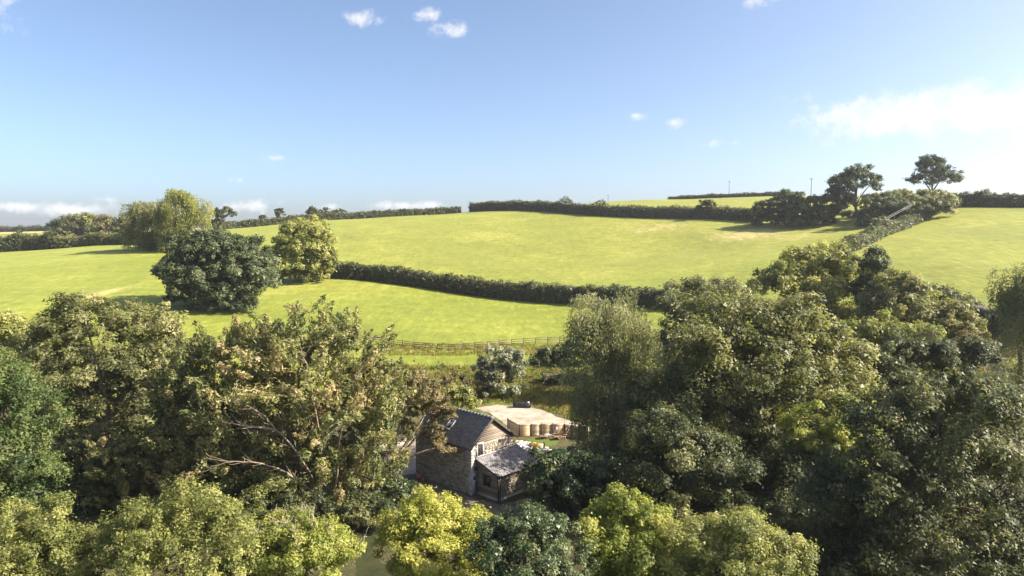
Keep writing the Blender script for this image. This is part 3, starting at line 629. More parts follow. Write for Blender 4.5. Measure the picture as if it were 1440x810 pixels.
# roofs
def slope(parent, top0, top1, bot0, bot1, thick, row, wid, seed, name='roof', mat=DARKWOOD):
    """slab between the ridge line top0-top1 and the eave line bot0-bot1, slates on it"""
    t0, t1, b0, b1 = map(Vector, (top0, top1, bot0, bot1)); n = (t1 - t0).cross(b0 - t0).normalized()
    if n.z < 0: n = -n
    mb = MB(); mb.pts([t0, t1, b1, b0, t0 - n * thick, t1 - n * thick, b1 - n * thick, b0 - n * thick], [(0, 1, 2, 3), (7, 6, 5, 4), (0, 4, 5, 1), (1, 5, 6, 2), (2, 6, 7, 3), (3, 7, 4, 0)])
    slab = mb.build(name, mat, parent)
    rng = random.Random(seed); ax = (t1 - t0).normalized(); L_ = (t1 - t0).length; dn = (b0 - t0).normalized(); D = (b0 - t0).length; sm = MB(); v = D + .03; i = 0
    while v > row * .4:
        a = -(i % 2) * wid * .5; vt = max(v - row * 1.25, 0)
        while a < L_ - .02:
            w = wid * rng.uniform(.85, 1.12); a0, a1 = max(a, 0), min(a + w, L_); a += w
            if a1 - a0 < .05: continue
            lo = rng.uniform(-.012, .012); g = .004; base = n * .002; rise = n * (.02 + rng.uniform(0, .008)); t = min(1, max(0, rng.gauss(.45, .22)))
            q = [t0 + ax * (a0 + g) + dn * (v + lo), t0 + ax * (a1 - g) + dn * (v + lo), t0 + ax * (a1 - g) + dn * vt, t0 + ax * (a0 + g) + dn * vt]
            sm.pts([q[0] + rise, q[1] + rise, q[2] + n * .008, q[3] + n * .008, q[0] + base, q[1] + base], [(0, 1, 2, 3), (4, 5, 1, 0), (5, 2, 1), (4, 0, 3)], t)
        v -= row; i += 1
    s = sm.build('slates', SLATE, slab); s['kind'] = 'stuff'; return slab, n, dn, ax
RZ = gable_top(2.65) + .16
E0y, E0z = -.32, gable_top(2.65) + .16 - .775 * 2.97
E1y, E1z = 6.12, RZ - .72 * 3.47
slope(BARN, (-8.2, 2.65, RZ), (.2, 2.65, RZ), (-8.2, E0y, E0z), (.2, E0y, E0z), .11, .23, .30, 21)
slope(BARN, (-8.2, 2.65, RZ), (.2, 2.65, RZ), (-8.2, E1y, E1z), (.2, E1y, E1z), .11, .23, .30, 22)
rt = None
for i in range(19):
    if rt is None:
        mb = MB(); pr = [(-.16, -.06), (-.13, .05), (-.05, .105), (.05, .105), (.13, .05), (.16, -.06)]
        mb.pts([(0, y, z) for y, z in pr] + [(.437, y, z) for y, z in pr], [(0, 1, 2, 3, 4, 5), (11, 10, 9, 8, 7, 6)] + [(i_ + 1, i_, i_ + 6, i_ + 7) for i_ in range(5)], .55)
        rt = mb.build('ridge_tile', SLATE, BARN); o = rt
    else:
        o = rt.copy(); COL.objects.link(o)
    o.location = (-8.2 + i * .442, 2.65, RZ + .015 + .006 * (i % 2))
for (ya, za, yb, zb) in ((2.65, RZ - .02, E0y, E0z - .02), (2.65, RZ - .02, E1y, E1z - .02)):
    mb = MB(); mb.pts([(.205, ya, za), (.205, yb, zb), (.205, yb, zb - .2), (.205, ya, za - .2), (.245, ya, za), (.245, yb, zb), (.245, yb, zb - .2), (.245, ya, za - .2)],
                      [(0, 3, 2, 1), (4, 5, 6, 7), (0, 1, 5, 4), (1, 2, 6, 5), (2, 3, 7, 6), (3, 0, 4, 7)]); mb.build('barge_board', DARKWOOD, BARN)
mb = MB(); mb.cyl((-8.2, E0y - .03, E0z - .10), (.2, E0y - .03, E0z - .10), .065); mb.build('gutter', BLACK, BARN)
RFR = rough_mat('rooflight_frame', [(.3, (.16, .16, .17)), (.7, (.25, .25, .26))], 3, .4)
def rooflight(x, y, w, l):
    z = RZ - .775 * (2.65 - y); m = Matrix.Translation((x, y, z)) @ Matrix.Rotation(math.atan(.775), 4, 'X')
    mb = MB()
    for lo, hi in (((-w / 2, -l / 2, 0), (w / 2, -l / 2 + .07, .09)), ((-w / 2, l / 2 - .07, 0), (w / 2, l / 2, .09)), ((-w / 2, -l / 2 + .07, 0), (-w / 2 + .07, l / 2 - .07, .088)), ((w / 2 - .07, -l / 2 + .07, 0), (w / 2, l / 2 - .07, .088))): mb.box(lo, hi, .5, m)
    fr = mb.build('rooflight', RFR, BARN); mb = MB(); mb.box((-w / 2 + .07, -l / 2 + .07, .045), (w / 2 - .07, l / 2 - .07, .07), .5, m); mb.build('pane', GLASS, fr)
rooflight(-4.1, 1.15, .75, 1.1); rooflight(-6.7, .75, .75, 1.1)
def window(name, o, ax, nrm, w, h, mat, fw=.07, bars=1, dep=.06, surround=None):
    o, ax, nrm = Vector(o), Vector(ax), Vector(nrm); m = Matrix(((ax.x, nrm.x, 0, o.x), (ax.y, nrm.y, 0, o.y), (0, 0, 1, o.z), (0, 0, 0, 1)))
    mb = MB(); mb.box((-w / 2, 0, 0), (-w / 2 + fw, dep, h), .5, m); mb.box((w / 2 - fw, 0, 0), (w / 2, dep, h), .5, m); mb.box((-w / 2 + fw, 0, 0), (w / 2 - fw, dep - .003, fw), .5, m); mb.box((-w / 2 + fw, 0, h - fw), (w / 2 - fw, dep - .003, h), .5, m)
    fr = mb.build(name, mat, BARN)
    mb = MB(); mb.box((-w / 2 + fw, .01, fw), (w / 2 - fw, .025, h - fw), .5, m); mb.build('pane', GLASS, fr)
    for b in range(bars):
        x = -w / 2 + w * (b + 1) / (bars + 1); mb = MB(); mb.box((x - .025, .026, fw), (x + .025, dep - .006, h - fw), .5, m); mb.build('glazing_bar', mat, fr)
    if surround:
        mb = MB(); mb.box((-w / 2 - .14, 0, h), (w / 2 + .14, .075, h + .16), .6, m); mb.box((-w / 2 - .13, 0, 0), (-w / 2, .07, h), .5, m); mb.box((w / 2, 0, 0), (w / 2 + .13, .07, h), .4, m); mb.build('window_surround', surround, fr)
        mb = MB(); mb.box((-w / 2 - .2, 0, -.1), (w / 2 + .2, .14, 0), .5, m); mb.build('sill', surround, fr)
    return fr
window('window', (-.055, 1.16, 3.5), (0, 1, 0), (1, 0, 0), .66, 1.05, DARKWOOD, surround=QUOIN)
# door and lantern between the corner and the lean-to
mb = MB(); mb.box((-.05, .12, 0), (.02, .60, 2.02)); dr = mb.build('door', PAINT, BARN)
mb = MB(); mb.box((.02, .22, 1.35), (.035, .50, 1.75)); mb.build('pane', GLASS, dr)
mb = MB(); mb.box((.02, .50, 1.0), (.06, .54, 1.14)); mb.build('handle', BLACK, dr)
mb = MB(); mb.box((-.05, .10, 2.03), (.05, .64, 2.2), .5); mb.build('lintel', QUOIN, BARN)
mb = MB(); mb.cyl((.0, .36, 2.5), (.22, .36, 2.56), .03); mb.cyl((.22, .36, 2.56), (.22, .36, 2.34), .09, .06); mb.cyl((.22, .36, 2.56), (.22, .36, 2.66), .15, .02); mb.build('wall_lantern', BLACK, BARN)
# lean-to
LX, LY0, LY1, LH, LL = 2.8, .68, 6.05, 3.28, 2.32
mb = MB(); mb.pts([(.0, LY0, -.3), (LX, LY0, -.3), (LX, LY0, LL), (.0, LY0, LH), (.0, LY1, -.3), (LX, LY1, -.3), (LX, LY1, LL), (.0, LY1, LH)], [(0, 1, 2, 3), (7, 6, 5, 4), (1, 5, 6, 2), (0, 3, 7, 4), (3, 2, 6, 7), (0, 4, 5, 1)])
mb.build('lean_to_wall', MORTAR, BARN)
z = .22; k = 0
win = (.92, 1.80, 1.08, 2.12)
while z < LH - .05:
    h = .15; zt = z + h - .004
    xm = min(LX, (LH - z) / ((LH - LL) / LX)); xt = min(LX, (LH - zt) / ((LH - LL) / LX))
    if xt > .05:
        if zt > win[2] and z < win[3]:
            board_row(BARN, (0, LY0, 0), (1, 0, 0), (0, -1, 0), .03, win[0], .03, win[0], z, h - .004, 70 + k); 
            if xt > win[1]: board_row(BARN, (0, LY0, 0), (1, 0, 0), (0, -1, 0), win[1], xm, win[1], xt, z, h - .004, 170 + k)
        else: board_row(BARN, (0, LY0, 0), (1, 0, 0), (0, -1, 0), .03, xm, .03, xt, z, h - .004, 70 + k)
    if zt < LL: board_row(BARN, (LX, LY0, 0), (0, 1, 0), (1, 0, 0), .0, LY1 - LY0, .0, LY1 - LY0, z, h - .004, 270 + k)
    z += h; k += 1
mb = MB(); mb.box((.02, LY0 - .05, -.2), (LX + .05, LY0 - .002, .21)); mb.box((LX + .002, LY0 - .049, -.2), (LX + .05, LY1, .209)); mb.build('plinth', QUOIN, BARN)
window('window', ((win[0] + win[1]) / 2, LY0 - .002, win[2]), (1, 0, 0), (0, -1, 0), win[1] - win[0], win[3] - win[2], DARKWOOD, fw=.08, dep=.075)
mb = MB(); mb.box((LX - .03, LY0 - .085, .0), (LX + .075, LY0 + .02, LL - .02)); mb.build('corner_post', DARKWOOD, BARN)
mb = MB(); mb.cyl((LX + .12, LY0 + .12, 0), (LX + .12, LY0 + .12, LL), .04); mb.build('downpipe', BLACK, BARN)
sl = (LH - LL) / LX
slope(BARN, (.03, LY0 - .22, LH + .12), (.03, LY1 + .2, LH + .12), (LX + .28, LY0 - .22, LH + .12 - sl * (LX + .25)), (LX + .28, LY1 + .2, LH + .12 - sl * (LX + .25)), .1, .22, .28, 31, 'lean_to_roof')
mb = MB(); mb.box((.005, LY0 - .2, LH + .17), (.16, LY1 + .18, LH + .2)); mb.build('flashing', LEAD, BARN)
mb = MB(); mb.cyl((LX + .31, LY0 - .2, LL + .0), (LX + .31, LY1 + .2, LL + .0), .06); mb.build('gutter', BLACK, BARN)

# ---------------------------------------------------------------- yard: fences, garden things
FENCEWOOD = rough_mat('fence_board', [(.2, (.42, .30, .18)), (.55, (.56, .42, .27)), (.85, (.66, .52, .36))], 3, .85, tintmix=.5, stretch=(1, 1, 5))
POSTWOOD = rough_mat('brown_post', [(.3, (.085, .052, .032)), (.7, (.15, .095, .058))], 4, .85)
RAILWOOD = rough_mat('weathered_rail', [(.3, (.09, .07, .05)), (.7, (.17, .135, .10))], 3, .85)
def seg_m(a, b):
    d = Vector(b) - Vector(a); return Matrix.Translation(a) @ d.to_track_quat('X', 'Z').to_matrix().to_4x4(), d.length
pf = [G(*q) for q in ((714, 604.5), (731, 614), (747.5, 613.2), (761.5, 612.8), (777, 612.8), (794, 613.2), (804, 614.2), (814, 616), (826, 619))]
fr = empty('panel_fence', pf[1], 'tan close-boarded panel fence with brown posts beside the round lawn', 'fence')
rel = lambda p, h=0: Vector((p[0] - pf[1][0], p[1] - pf[1][1], p[2] - pf[1][2] + h))
for p in pf:
    mb = MB(); q = rel(p); mb.box((q.x - .07, q.y - .07, -.2), (q.x + .07, q.y + .07, 1.5)); mb.build('post', POSTWOOD, fr, bevel=.01)
for i, (a, b) in enumerate(zip(pf, pf[1:])):
    m, l = seg_m(rel(a), rel(b)); mb = MB(); r_ = random.Random(i)
    for k in range(9): mb.box((.07, -.015 + .006 * (k % 2), .04 + k * .15), (l - .07, .015 + .006 * (k % 2), .175 + k * .15), r_.random(), m)
    mb.box((.06, -.03, 1.4), (l - .06, .03, 1.43), .8, m); mb.build('panel', FENCEWOOD, fr)
# post and rail fence along the field
pr = [G(*q) for q in ((500, 480), (518, 482), (536, 484.5), (553, 486.5), (566, 488), (582, 489.8), (598, 491.2), (615, 492.5), (631, 493.6), (650, 492.6), (667, 491), (685, 489.5), (702, 487.8), (719, 486.2), (736, 484.8), (753, 484), (770, 483), (787, 482.3), (803, 481.6), (819, 481), (836, 480.4))]
fr = empty('post_and_rail_fence', pr[0], 'brown wooden post and rail fence along the foot of the field', 'fence')
rel2 = lambda p, h=0: Vector((p[0] - pr[0][0], p[1] - pr[0][1], p[2] - pr[0][2] + h))
rr_ = random.Random(3)
for p in pr:
    q = rel2(p); mb = MB(); hh = 1.28 + rr_.uniform(-.05, .08); lean = rr_.uniform(-.03, .03); m = Matrix.Translation(q) @ Matrix.Rotation(lean, 4, 'Y')
    mb.box((-.075, -.07, -.3), (.075, .07, hh), rr_.random(), m); mb.build('post', POSTWOOD, fr, bevel=.01)
for a, b in zip(pr, pr[1:]):
    for h in (.42, .80, 1.15):
        m, l = seg_m(rel2(a, h + rr_.uniform(-.02, .02)), rel2(b, h + rr_.uniform(-.02, .02))); mb = MB(); mb.box((-.06, -.11, -.05), (l + .06, -.072, .05), rr_.random(), m); mb.build('rail', RAILWOOD, fr)
# telegraph poles on the skyline
for (px, Y, top, lab) in ((1027, 430, 254, 'tall thin telegraph pole above the top hedge, left of the skyline trees'), (1143, 300, 250, 'telegraph pole rising out of the dark thicket left of the spreading tree'), (856, 470, 274, 'small distant telegraph pole on the bare crest of the upper field')):
    t = P(px, 200, Y); z0 = tz1(t[0], Y); zt = P(px, top, Y)[2]; e = empty('telegraph_pole', (t[0], Y, z0), lab, 'telegraph pole', 'telegraph poles on the skyline')
    mb = MB(); mb.cyl((0, 0, -.5), (0, 0, zt - z0), .17, .12); mb.build('pole', BARK, e); mb = MB(); mb.box((-.9, -.06, zt - z0 - .6), (.9, .06, zt - z0 - .45)); mb.build('crossarm', BARK, e)
# black tank at the edge of the yard
g = G(734, 573); e = empty('storage_tank', g, 'long low black tank with a pale cap at the far edge of the gravel', 'tank', rz=R(-6))
mb = MB(); pr_ = [(-.42, 0), (-.45, .12), (-.45, .48), (-.36, .66), (-.18, .74), (.18, .74), (.36, .66), (.45, .48), (.45, .12), (.42, 0)]; n = len(pr_)
xsec = [(-1.22, .9), (-1.15, 1), (.75, 1), (1.05, .92), (1.22, .7)]
V = []; F = []
for x, s in xsec: V += [(x, y * s, z * s) for y, z in pr_]
for i in range(len(xsec) - 1):
    for j in range(n): F.append((i * n + j, (i + 1) * n + j, (i + 1) * n + (j + 1) % n, i * n + (j + 1) % n))
F += [tuple(reversed(range(n))), tuple((len(xsec) - 1) * n + j for j in range(n))]
F = [f[::-1] for f in F]; mb.pts(V, F); mb.build('body', BLACK, e, bevel=.02)
for x in (-.7, 0, .7): 
    mb = MB(); mb.box((x - .05, -.46, .1), (x + .05, .46, .5)); mb.box((x - .05, -.3, .5), (x + .05, .3, .755)); mb.build('rib', BLACK, e)
mb = MB(); mb.cyl((.85, 0, .66), (.85, 0, .82), .2, .18, 12); mb.build('cap', LEAD, e)
# lounge chairs and table on the round lawn
TEAK = rough_mat('teak', [(.3, (.20, .12, .075)), (.7, (.34, .22, .14))], 4, .7, stretch=(1, 6, 1))
WHITE = rough_mat('white_canvas', [(.3, (.72, .70, .70)), (.7, (.82, .80, .80))], 6, .8, bump=.1)
def lounger(pos, rz, sling, label, scale=1.0):
    e = empty('garden_chair', pos, label, 'garden chair', 'reclining chairs on the lawn', rz)
    for y in (-.3, .3):
        for x0, x1 in ((-.45, -.35), (.35, .45)):
            mb = MB(); mb.box((x0, y - .03, 0), (x1 - .03, y + .03, .36)); mb.build('leg', TEAK, e)
        mb = MB(); mb.box((-.9, y - .03, .36), (.45, y + .03, .42)); mb.build('side_rail', TEAK, e)
        mb = MB(); m = Matrix.Translation((.35, 0, .42)) @ Matrix.Rotation(R(-58), 4, 'Y'); mb.box((0, y - .03, -.02), (.95, y + .03, .03), .5, m); mb.build('back_rail', TEAK, e)
        mb = MB(); mb.box((-.15, y - .035 + (.04 if y > 0 else -.04), .6), (.62, y + .035 + (.04 if y > 0 else -.04), .64)); mb.build('arm', TEAK, e)
    mb = MB()
    if sling is WHITE:
        mb.box((-.9, -.27, .425), (.36, .27, .455)); mb.build('seat', sling, e)
        mb = MB(); m = Matrix.Translation((.35, 0, .45)) @ Matrix.Rotation(R(-58), 4, 'Y'); mb.box((0, -.27, -.01), (.93, .27, .035), .5, m); mb.build('backrest', sling, e)
    else:
        for i in range(8):
            mb = MB(); mb.box((-.88 + i * .155, -.27, .425), (-.76 + i * .155, .27, .45), random.Random(i).random()); mb.build('seat_slat', TEAK, e)
        m = Matrix.Translation((.35, 0, .45)) @ Matrix.Rotation(R(-50), 4, 'Y')
        for i in range(6):
            mb = MB(); mb.box((.05 + i * .15, -.27, 0), (.16 + i * .15, .27, .025), random.Random(i).random(), m); mb.build('back_slat', TEAK, e)
lounger(G(774, 616), R(8), WHITE, 'reclining garden chair with a white sling back on the round lawn')
lounger(G(789, 618), R(20), TEAK, 'bare wooden slatted recliner right of the white chair')
e = empty('low_table', G(764, 617.5), 'low wooden garden table left of the white chair', 'table')
for i in range(6):
    mb = MB(); mb.box((-.45 + i * .15, -.35, .38), (-.31 + i * .15, .35, .41), i / 6); mb.build('top_slat', TEAK, e)
for x in (-.4, .38):
    for y in (-.3, .3): mb = MB(); mb.box((x - .03, y - .03, 0), (x + .03, y + .03, .38)); mb.build('leg', TEAK, e)
mb = MB(); mb.box((-.44, -.28, .3), (.44, -.25, .375)); mb.box((-.44, .25, .3), (.44, .28, .375)); mb.build('apron', TEAK, e)
# pale stone terrace
FLAG = rough_mat('pale_flagstone', [(.2, (.40, .35, .31)), (.5, (.54, .49, .44)), (.8, (.66, .61, .56))], 3, .9, tintmix=.6)
g0 = G(748, 634); e = empty('stone_terrace', g0, 'pale stone terrace of uneven slabs between the barn and the lawn', 'terrace'); rg = random.Random(9); np_ = 0
c0, c1, c2 = G(727, 621), G(745, 648), G(800, 646)
for i in range(8):
    for j in range(7):
        p = c0 + (c1 - c0) * (i / 7) + (G(762, 626) - c0) * (j / 6) * (1 + i * .06); x, y = p[0] - g0[0] + rg.uniform(-.08, .08), p[1] - g0[1] + rg.uniform(-.08, .08)
        n = rg.randint(5, 7); r = rg.uniform(.38, .55); h = .05 + rg.uniform(0, .06) + (.22 if rg.random() < .12 else 0); ro = rg.random() * 6
        ring = [(x + math.cos(ro + 6.283 * k / n) * r * rg.uniform(.8, 1.05), y + math.sin(ro + 6.283 * k / n) * r * rg.uniform(.75, 1.0)) for k in range(n)]
        mb = MB(); mb.pts([(a, b, -.05) for a, b in ring] + [(x + (a - x) * .92, y + (b - y) * .92, h) for a, b in ring], [tuple(range(n, 2 * n))] + [(k, (k + 1) % n, n + (k + 1) % n, n + k) for k in range(n)], rg.random()); mb.build('slab', FLAG, e)
# low rubble wall below the terrace
a, b = G(746, 644), G(800, 638); e = empty('garden_wall', a, 'low pale rubble wall between the terrace and the laurels', 'wall'); rg = random.Random(19)
m, l = seg_m(Vector((0, 0, 0)), Vector(b - a))
for r_ in range(3):
    x = -.1 * r_
    while x < l:
        w = rg.uniform(.3, .6); mb = MB(); mb.box((x + .012, -.2 + rg.uniform(-.04, .04), r_ * .2 + .006 - (.2 if r_ == 0 else 0)), (x + w, .2 + rg.uniform(-.04, .04), r_ * .2 + .195 + rg.uniform(-.02, .0)), rg.random(), m); mb.build('stone', FLAG, e, bevel=.03); x += w
for (px, py, lab) in ((765, 632, 'short brown timber post at the corner of the round lawn'), (743, 645, 'short brown timber post beside the lean-to roof')):
    e = empty('garden_post', G(px, py), lab, 'post', 'short timber posts round the terrace'); mb = MB(); mb.box((-.08, -.08, -.2), (.08, .08, .75)); mb.build('shaft', POSTWOOD, e, bevel=.012)
    mb = MB(); mb.pts([(-.1, -.1, .752), (.1, -.1, .752), (.1, .1, .752), (-.1, .1, .752), (0, 0, .84)], [(0, 1, 4), (1, 2, 4), (2, 3, 4), (3, 0, 4), (3, 2, 1, 0)]); mb.build('post_cap', POSTWOOD, e)
# terracotta pots by the long wall
TERRA = rough_mat('terracotta', [(.3, (.28, .12, .075)), (.7, (.42, .20, .13))], 5, .85)
for (px, py, s, lab) in ((589, 674, 1.0, 'large terracotta pot at the far foot of the long stone wall'), (594.5, 677, .7, 'small terracotta pot beside the large one by the long stone wall')):
    e = empty('plant_pot', G(px, py), lab, 'plant pot', 'terracotta pots by the barn'); mb = MB(); mb.cyl((0, 0, 0), (0, 0, .42 * s), .2 * s, .28 * s, 12); mb.build('body', TERRA, e); mb = MB(); mb.cyl((0, 0, .42 * s), (0, 0, .5 * s), .31 * s, .31 * s, 12); mb.build('rim', TERRA, e)
# two long pale poles laid over the top of the diagonal hedge
a, b = P(1231, 317, 207), P(1283, 288.5, 226); e = empty('hedge_rails', (a[0], a[1], a[2]), 'pair of long pale rails sloping along the top of the diagonal hedge', 'rails')
mb = MB()
for dz in (0, .55):
    mb = MB(); d = Vector(b - a); mb.cyl((0, 0, dz), (d.x, d.y, d.z + dz), .055, .05, 6); mb.build('rail', RFR, e)
for t in (.05, .5, .95):
    d = Vector(b - a) * t; gz = tz1(a[0] + d.x, a[1] + d.y) - a[2]; mb = MB(); mb.cyl((d.x, d.y + .12, gz - .2), (d.x, d.y + .12, d.z + .7), .08, .08, 6); mb.build('stake', POSTWOOD, e)

# ---------------------------------------------------------------- hedges
def PX(*q): return [P(px, 300, Y) for px, Y in q]
FH = 'field hedges on the hillside'
hedge('thick clipped hedge crossing the hillside between the upper and lower fields', PX((452, 192), (520, 188), (600, 181), (700, 172), (800, 164), (880, 157), (950, 150), (985, 147)), 4.7, 3.2, size=.40, ldens=1.6, clump=.6, ragged=.14, group=FH)
hedge('thin skyline hedge left of the gap on the crest', PX((300, 352), (330, 361), (400, 372), (480, 382), (560, 392), (648, 401)), 4.2, 3, size=.5, clump=.8, ragged=.12, group=FH)
hedge('dark skyline hedge running right from the gap on the crest', PX((662, 400), (740, 368), (830, 331), (920, 308), (1000, 291), (1075, 272)), 5.6, 4, size=.5, clump=.8, ragged=.12, group=FH, bumps=((.42, .02, .5), (.55, .015, .35)))
hedge('thin dark hedge along the top of the small far field', PX((940, 470), (1000, 445), (1060, 425), (1130, 405)), 3.0, 3, size=.6, clump=.9, group=FH)
hedge('diagonal hedge climbing the right hillside between two fields', PX((1180, 170), (1205, 181), (1240, 203), (1275, 223), (1310, 240), (1345, 253)), 3.6, 3.6, mat=LM['hedge'], size=.42, clump=.75, ragged=.22, group=FH)
hedge('dark shaded hedge along the crest at the right edge', PX((1340, 256), (1390, 249), (1450, 243), (1520, 240)), 5.4, 4, size=.5, clump=.9, group=FH)
hedge('dark hedge at the far left edge of the left field', PX((-60, 300), (0, 302), (40, 303), (78, 300)), 7.5, 5, size=.55, clump=1.0, ragged=.3, group=FH)
hedge('pale topped low hedge along the left field under the tree line', PX((78, 300), (120, 298), (158, 293), (185, 285), (215, 275)), 5.2, 5, mat=LM['olive'], size=.55, clump=.9, group=FH)
hedge('dark hedge under the skyline willow and poplar', PX((200, 262), (230, 250), (262, 238), (285, 225)), 5.0, 6, mat=LM['dark'], size=.5, clump=1.0, ragged=.3, group=FH)
hedge('faint horizon hedge beyond the stubble field', PX((-40, 720), (20, 715), (90, 700), (150, 690)), 6, 6, size=.9, clump=1.6, ragged=.3, group=FH)
hedge('dark bramble hedge at the foot of the right field', PX((1290, 132), (1330, 122), (1370, 114), (1420, 106), (1470, 100)), 3.4, 4, mat=LM['hedge'], size=.38, clump=.8, ragged=.35, group=FH)
hedge('low clipped garden hedge under the dark bushes right of the grey willow', PX((764, 104), (795, 103.5), (832, 103)), 1.9, 2.0, mat=LM['deep'], size=.3, clump=.5, ragged=.06)

# ---------------------------------------------------------------- trees and shrubs
FG = 'trees in the foreground wood'; BG = 'trees on the hillside'; MG = 'trees round the barn'; SH = 'shrubs round the barn'; SK = 'small trees on the skyline'
# skyline and hillside
tree('evergreen_oak', 'broad dark round-headed tree in front of the hillside on the left', 'tree', 150, [(305, 368, 68, 40), (350, 386, 44, 32, -3), (335, 372, 46, 34), (264, 382, 38, 30, -2), (300, 400, 62, 28, -2), (308, 348, 45, 22), (290, 414, 30, 16, -4), (330, 408, 40, 18, -4)], LM['dark'], clump=.95, gap=0, ldens=1.5, size=.42, base=tuple(G(292, 428)[:2]), group=BG, dens=1.3)
tree('field_tree', 'olive leafy tree just behind the right side of the dark round-headed tree', 'tree', 186, [(428, 340, 40, 30), (412, 368, 40, 24), (446, 362, 26, 22), (420, 324, 24, 15), (425, 355, 40, 26)], LM['oak'], clump=1.1, gap=.1, dens=1.2, group=BG, base=tuple(P(425, 300, 188)[:2]))
tree('willow_tree', 'grey airy willow left of the yellow-green tree on the left skyline', 'tree', 246, [(205, 306, 30, 20), (190, 316, 18, 18), (222, 318, 22, 24)], LM['olive'], style='droop', gap=.5, clump=1.6, group=BG)
tree('poplar_tree', 'tall yellow-green tree standing highest on the left skyline', 'tree', 240, [(258, 296, 32, 26), (275, 314, 20, 24), (244, 316, 22, 26), (252, 282, 16, 13)], LM['oak'], style='droop', gap=.35, clump=1.4, group=BG)
tree('round_tree', 'small dark round tree right of the tall yellow-green tree', 'tree', 330, [(313, 301, 18, 9), (305, 304, 11, 7)], LM['hedge'], group=SK)
for (px, py, rx, ry, Y, lab) in ((393, 299, 7, 6, 385, 'tiny round lone tree standing clear on the skyline'), (369, 306, 5, 4, 372, 'tiniest dark bush on the skyline hedge, left of the lone round tree'), (440, 298, 9, 7, 388, 'leftmost and widest of the three small trees on the skyline hedge'), (457, 299, 7, 6, 390, 'middle pointed one of the three small trees on the skyline hedge'), (476, 298, 10, 4, 392, 'rightmost low flat one of the three small trees on the skyline hedge')):
    tree('skyline_tree', lab, 'tree', Y, [(px, py, rx, ry), (px - rx * .3, py + ry * .4, rx * .7, ry * .7)], LM['hedge'], group=SK, size=.6, branches=False)
for (px, py, rx, ry, mt, lab) in ((82, 318, 13, 9, 'hedge', 'small dark tree at the left end of the far tree line'), (103, 314, 18, 12, 'olive', 'olive tree second from the left in the far tree line'), (126, 312, 17, 12, 'oak', 'tallest sunlit round tree in the middle of the far tree line'), (146, 314, 15, 11, 'brown', 'tan tinted tree in the far tree line right of the tallest one'), (162, 318, 13, 9, 'hedge', 'dark tree at the right end of the far tree line'), (112, 322, 30, 6, 'hedge', 'low spreading scrub below the far tree line')):
    tree('tree_line_tree', lab, 'tree', 400, [(px, py, rx, ry), (px + rx * .35, py + ry * .4, rx * .65, ry * .65)], LM[mt], group='tree line on the far left', size=.8, clump=1.9)
tree('umbrella_tree', 'dark spreading umbrella-shaped tree on the right skyline', 'tree', 250, [(1205, 254, 32, 17), (1187, 262, 22, 14), (1224, 262, 18, 11), (1206, 243, 20, 12), (1176, 276, 16, 14), (1192, 286, 16, 12), (1220, 284, 10, 8)], LM['dark'], clump=1.1, gap=.3, ldens=.9, skirt=False, group=BG, base=tuple(P(1208, 300, 250)[:2]), size=.5, trunk_r=.55)
tree('oak_tree', 'dark round oak standing furthest right on the skyline', 'tree', 268, [(1310, 240, 26, 18), (1296, 254, 20, 11), (1326, 252, 20, 13), (1308, 228, 17, 10)], LM['dark'], clump=1.1, gap=.2, ldens=.9, dens=1.2, skirt=False, group=BG, base=tuple(P(1311, 300, 268)[:2]), size=.5, trunk_r=.5)
for (n, Y, lobes, mt, lab) in (('thicket', 262, [(1085, 292, 24, 12), (1070, 300, 16, 10), (1108, 284, 20, 14), (1090, 302, 26, 10)], 'dark', 'dark thicket at the right end of the skyline hedge'), ('thicket', 254, [(1135, 290, 26, 12), (1163, 287, 20, 13), (1150, 300, 30, 10), (1122, 300, 22, 10), (1120, 282, 9, 9)], 'dark', 'dark thicket left of the umbrella-shaped tree'),
                               ('thicket', 258, [(1186, 302, 20, 6), (1215, 303, 18, 5)], 'dark', 'low dark thicket right under the umbrella-shaped tree'), ('thicket', 236, [(1244, 288, 30, 13), (1226, 300, 18, 10), (1252, 296, 22, 13)], 'dark', 'dark mounded thicket right of the umbrella-shaped tree'),
                               ('thicket', 248, [(1275, 277, 42, 9), (1312, 278, 30, 9), (1248, 281, 34, 9), (1285, 288, 40, 9)], 'olive', 'sunlit olive topped thicket below the furthest right oak'), ('thicket', 232, [(1300, 288, 26, 12), (1325, 282, 18, 10), (1280, 294, 20, 10)], 'grey', 'pale brushy thicket at the top of the diagonal hedge'),
                               ('thicket', 212, [(1240, 316, 14, 9)], 'grey', 'pale bush on the diagonal hedge under the rails'), ('thicket', 292, [(995, 290, 12, 8)], 'hedge', 'round dark bush standing out of the skyline hedge')):
    tree(n, lab, 'thicket', Y, lobes, LM[mt], clump=.95, size=.45, gap=0, group='thickets on the right skyline', shrub=True, ldens=1.7, branches=False)

# right side middle distance
tree('round_tree', 'domed dark green tree rising behind the right wood against the field', 'tree', 118, [(1150, 372, 60, 28), (1105, 392, 48, 24), (1190, 388, 44, 30), (1140, 405, 80, 30)], LM['oak'], clump=1.1, gap=.2, ldens=1.2, group=BG)
tree('conifer', 'narrow dark pointed conifer right of the domed green tree', 'tree', 110, [(1230, 368, 14, 20), (1230, 392, 22, 26), (1230, 415, 27, 24)], LM['dark'], clump=.8, gap=.1, group=BG)
tree('ash_tree', 'grey green feathery tree right of the pointed conifer', 'tree', 101, [(1262, 408, 34, 30), (1250, 440, 40, 30), (1285, 432, 34, 26)], LM['olive'], clump=.95, gap=.25, group=BG)
tree('hazel', 'dull green bushy tree at the wood edge, near the bramble hedge', 'tree', 93, [(1335, 448, 40, 26), (1300, 452, 36, 28), (1350, 470, 40, 24)], LM['olive'], clump=.9, gap=.25, group=BG)
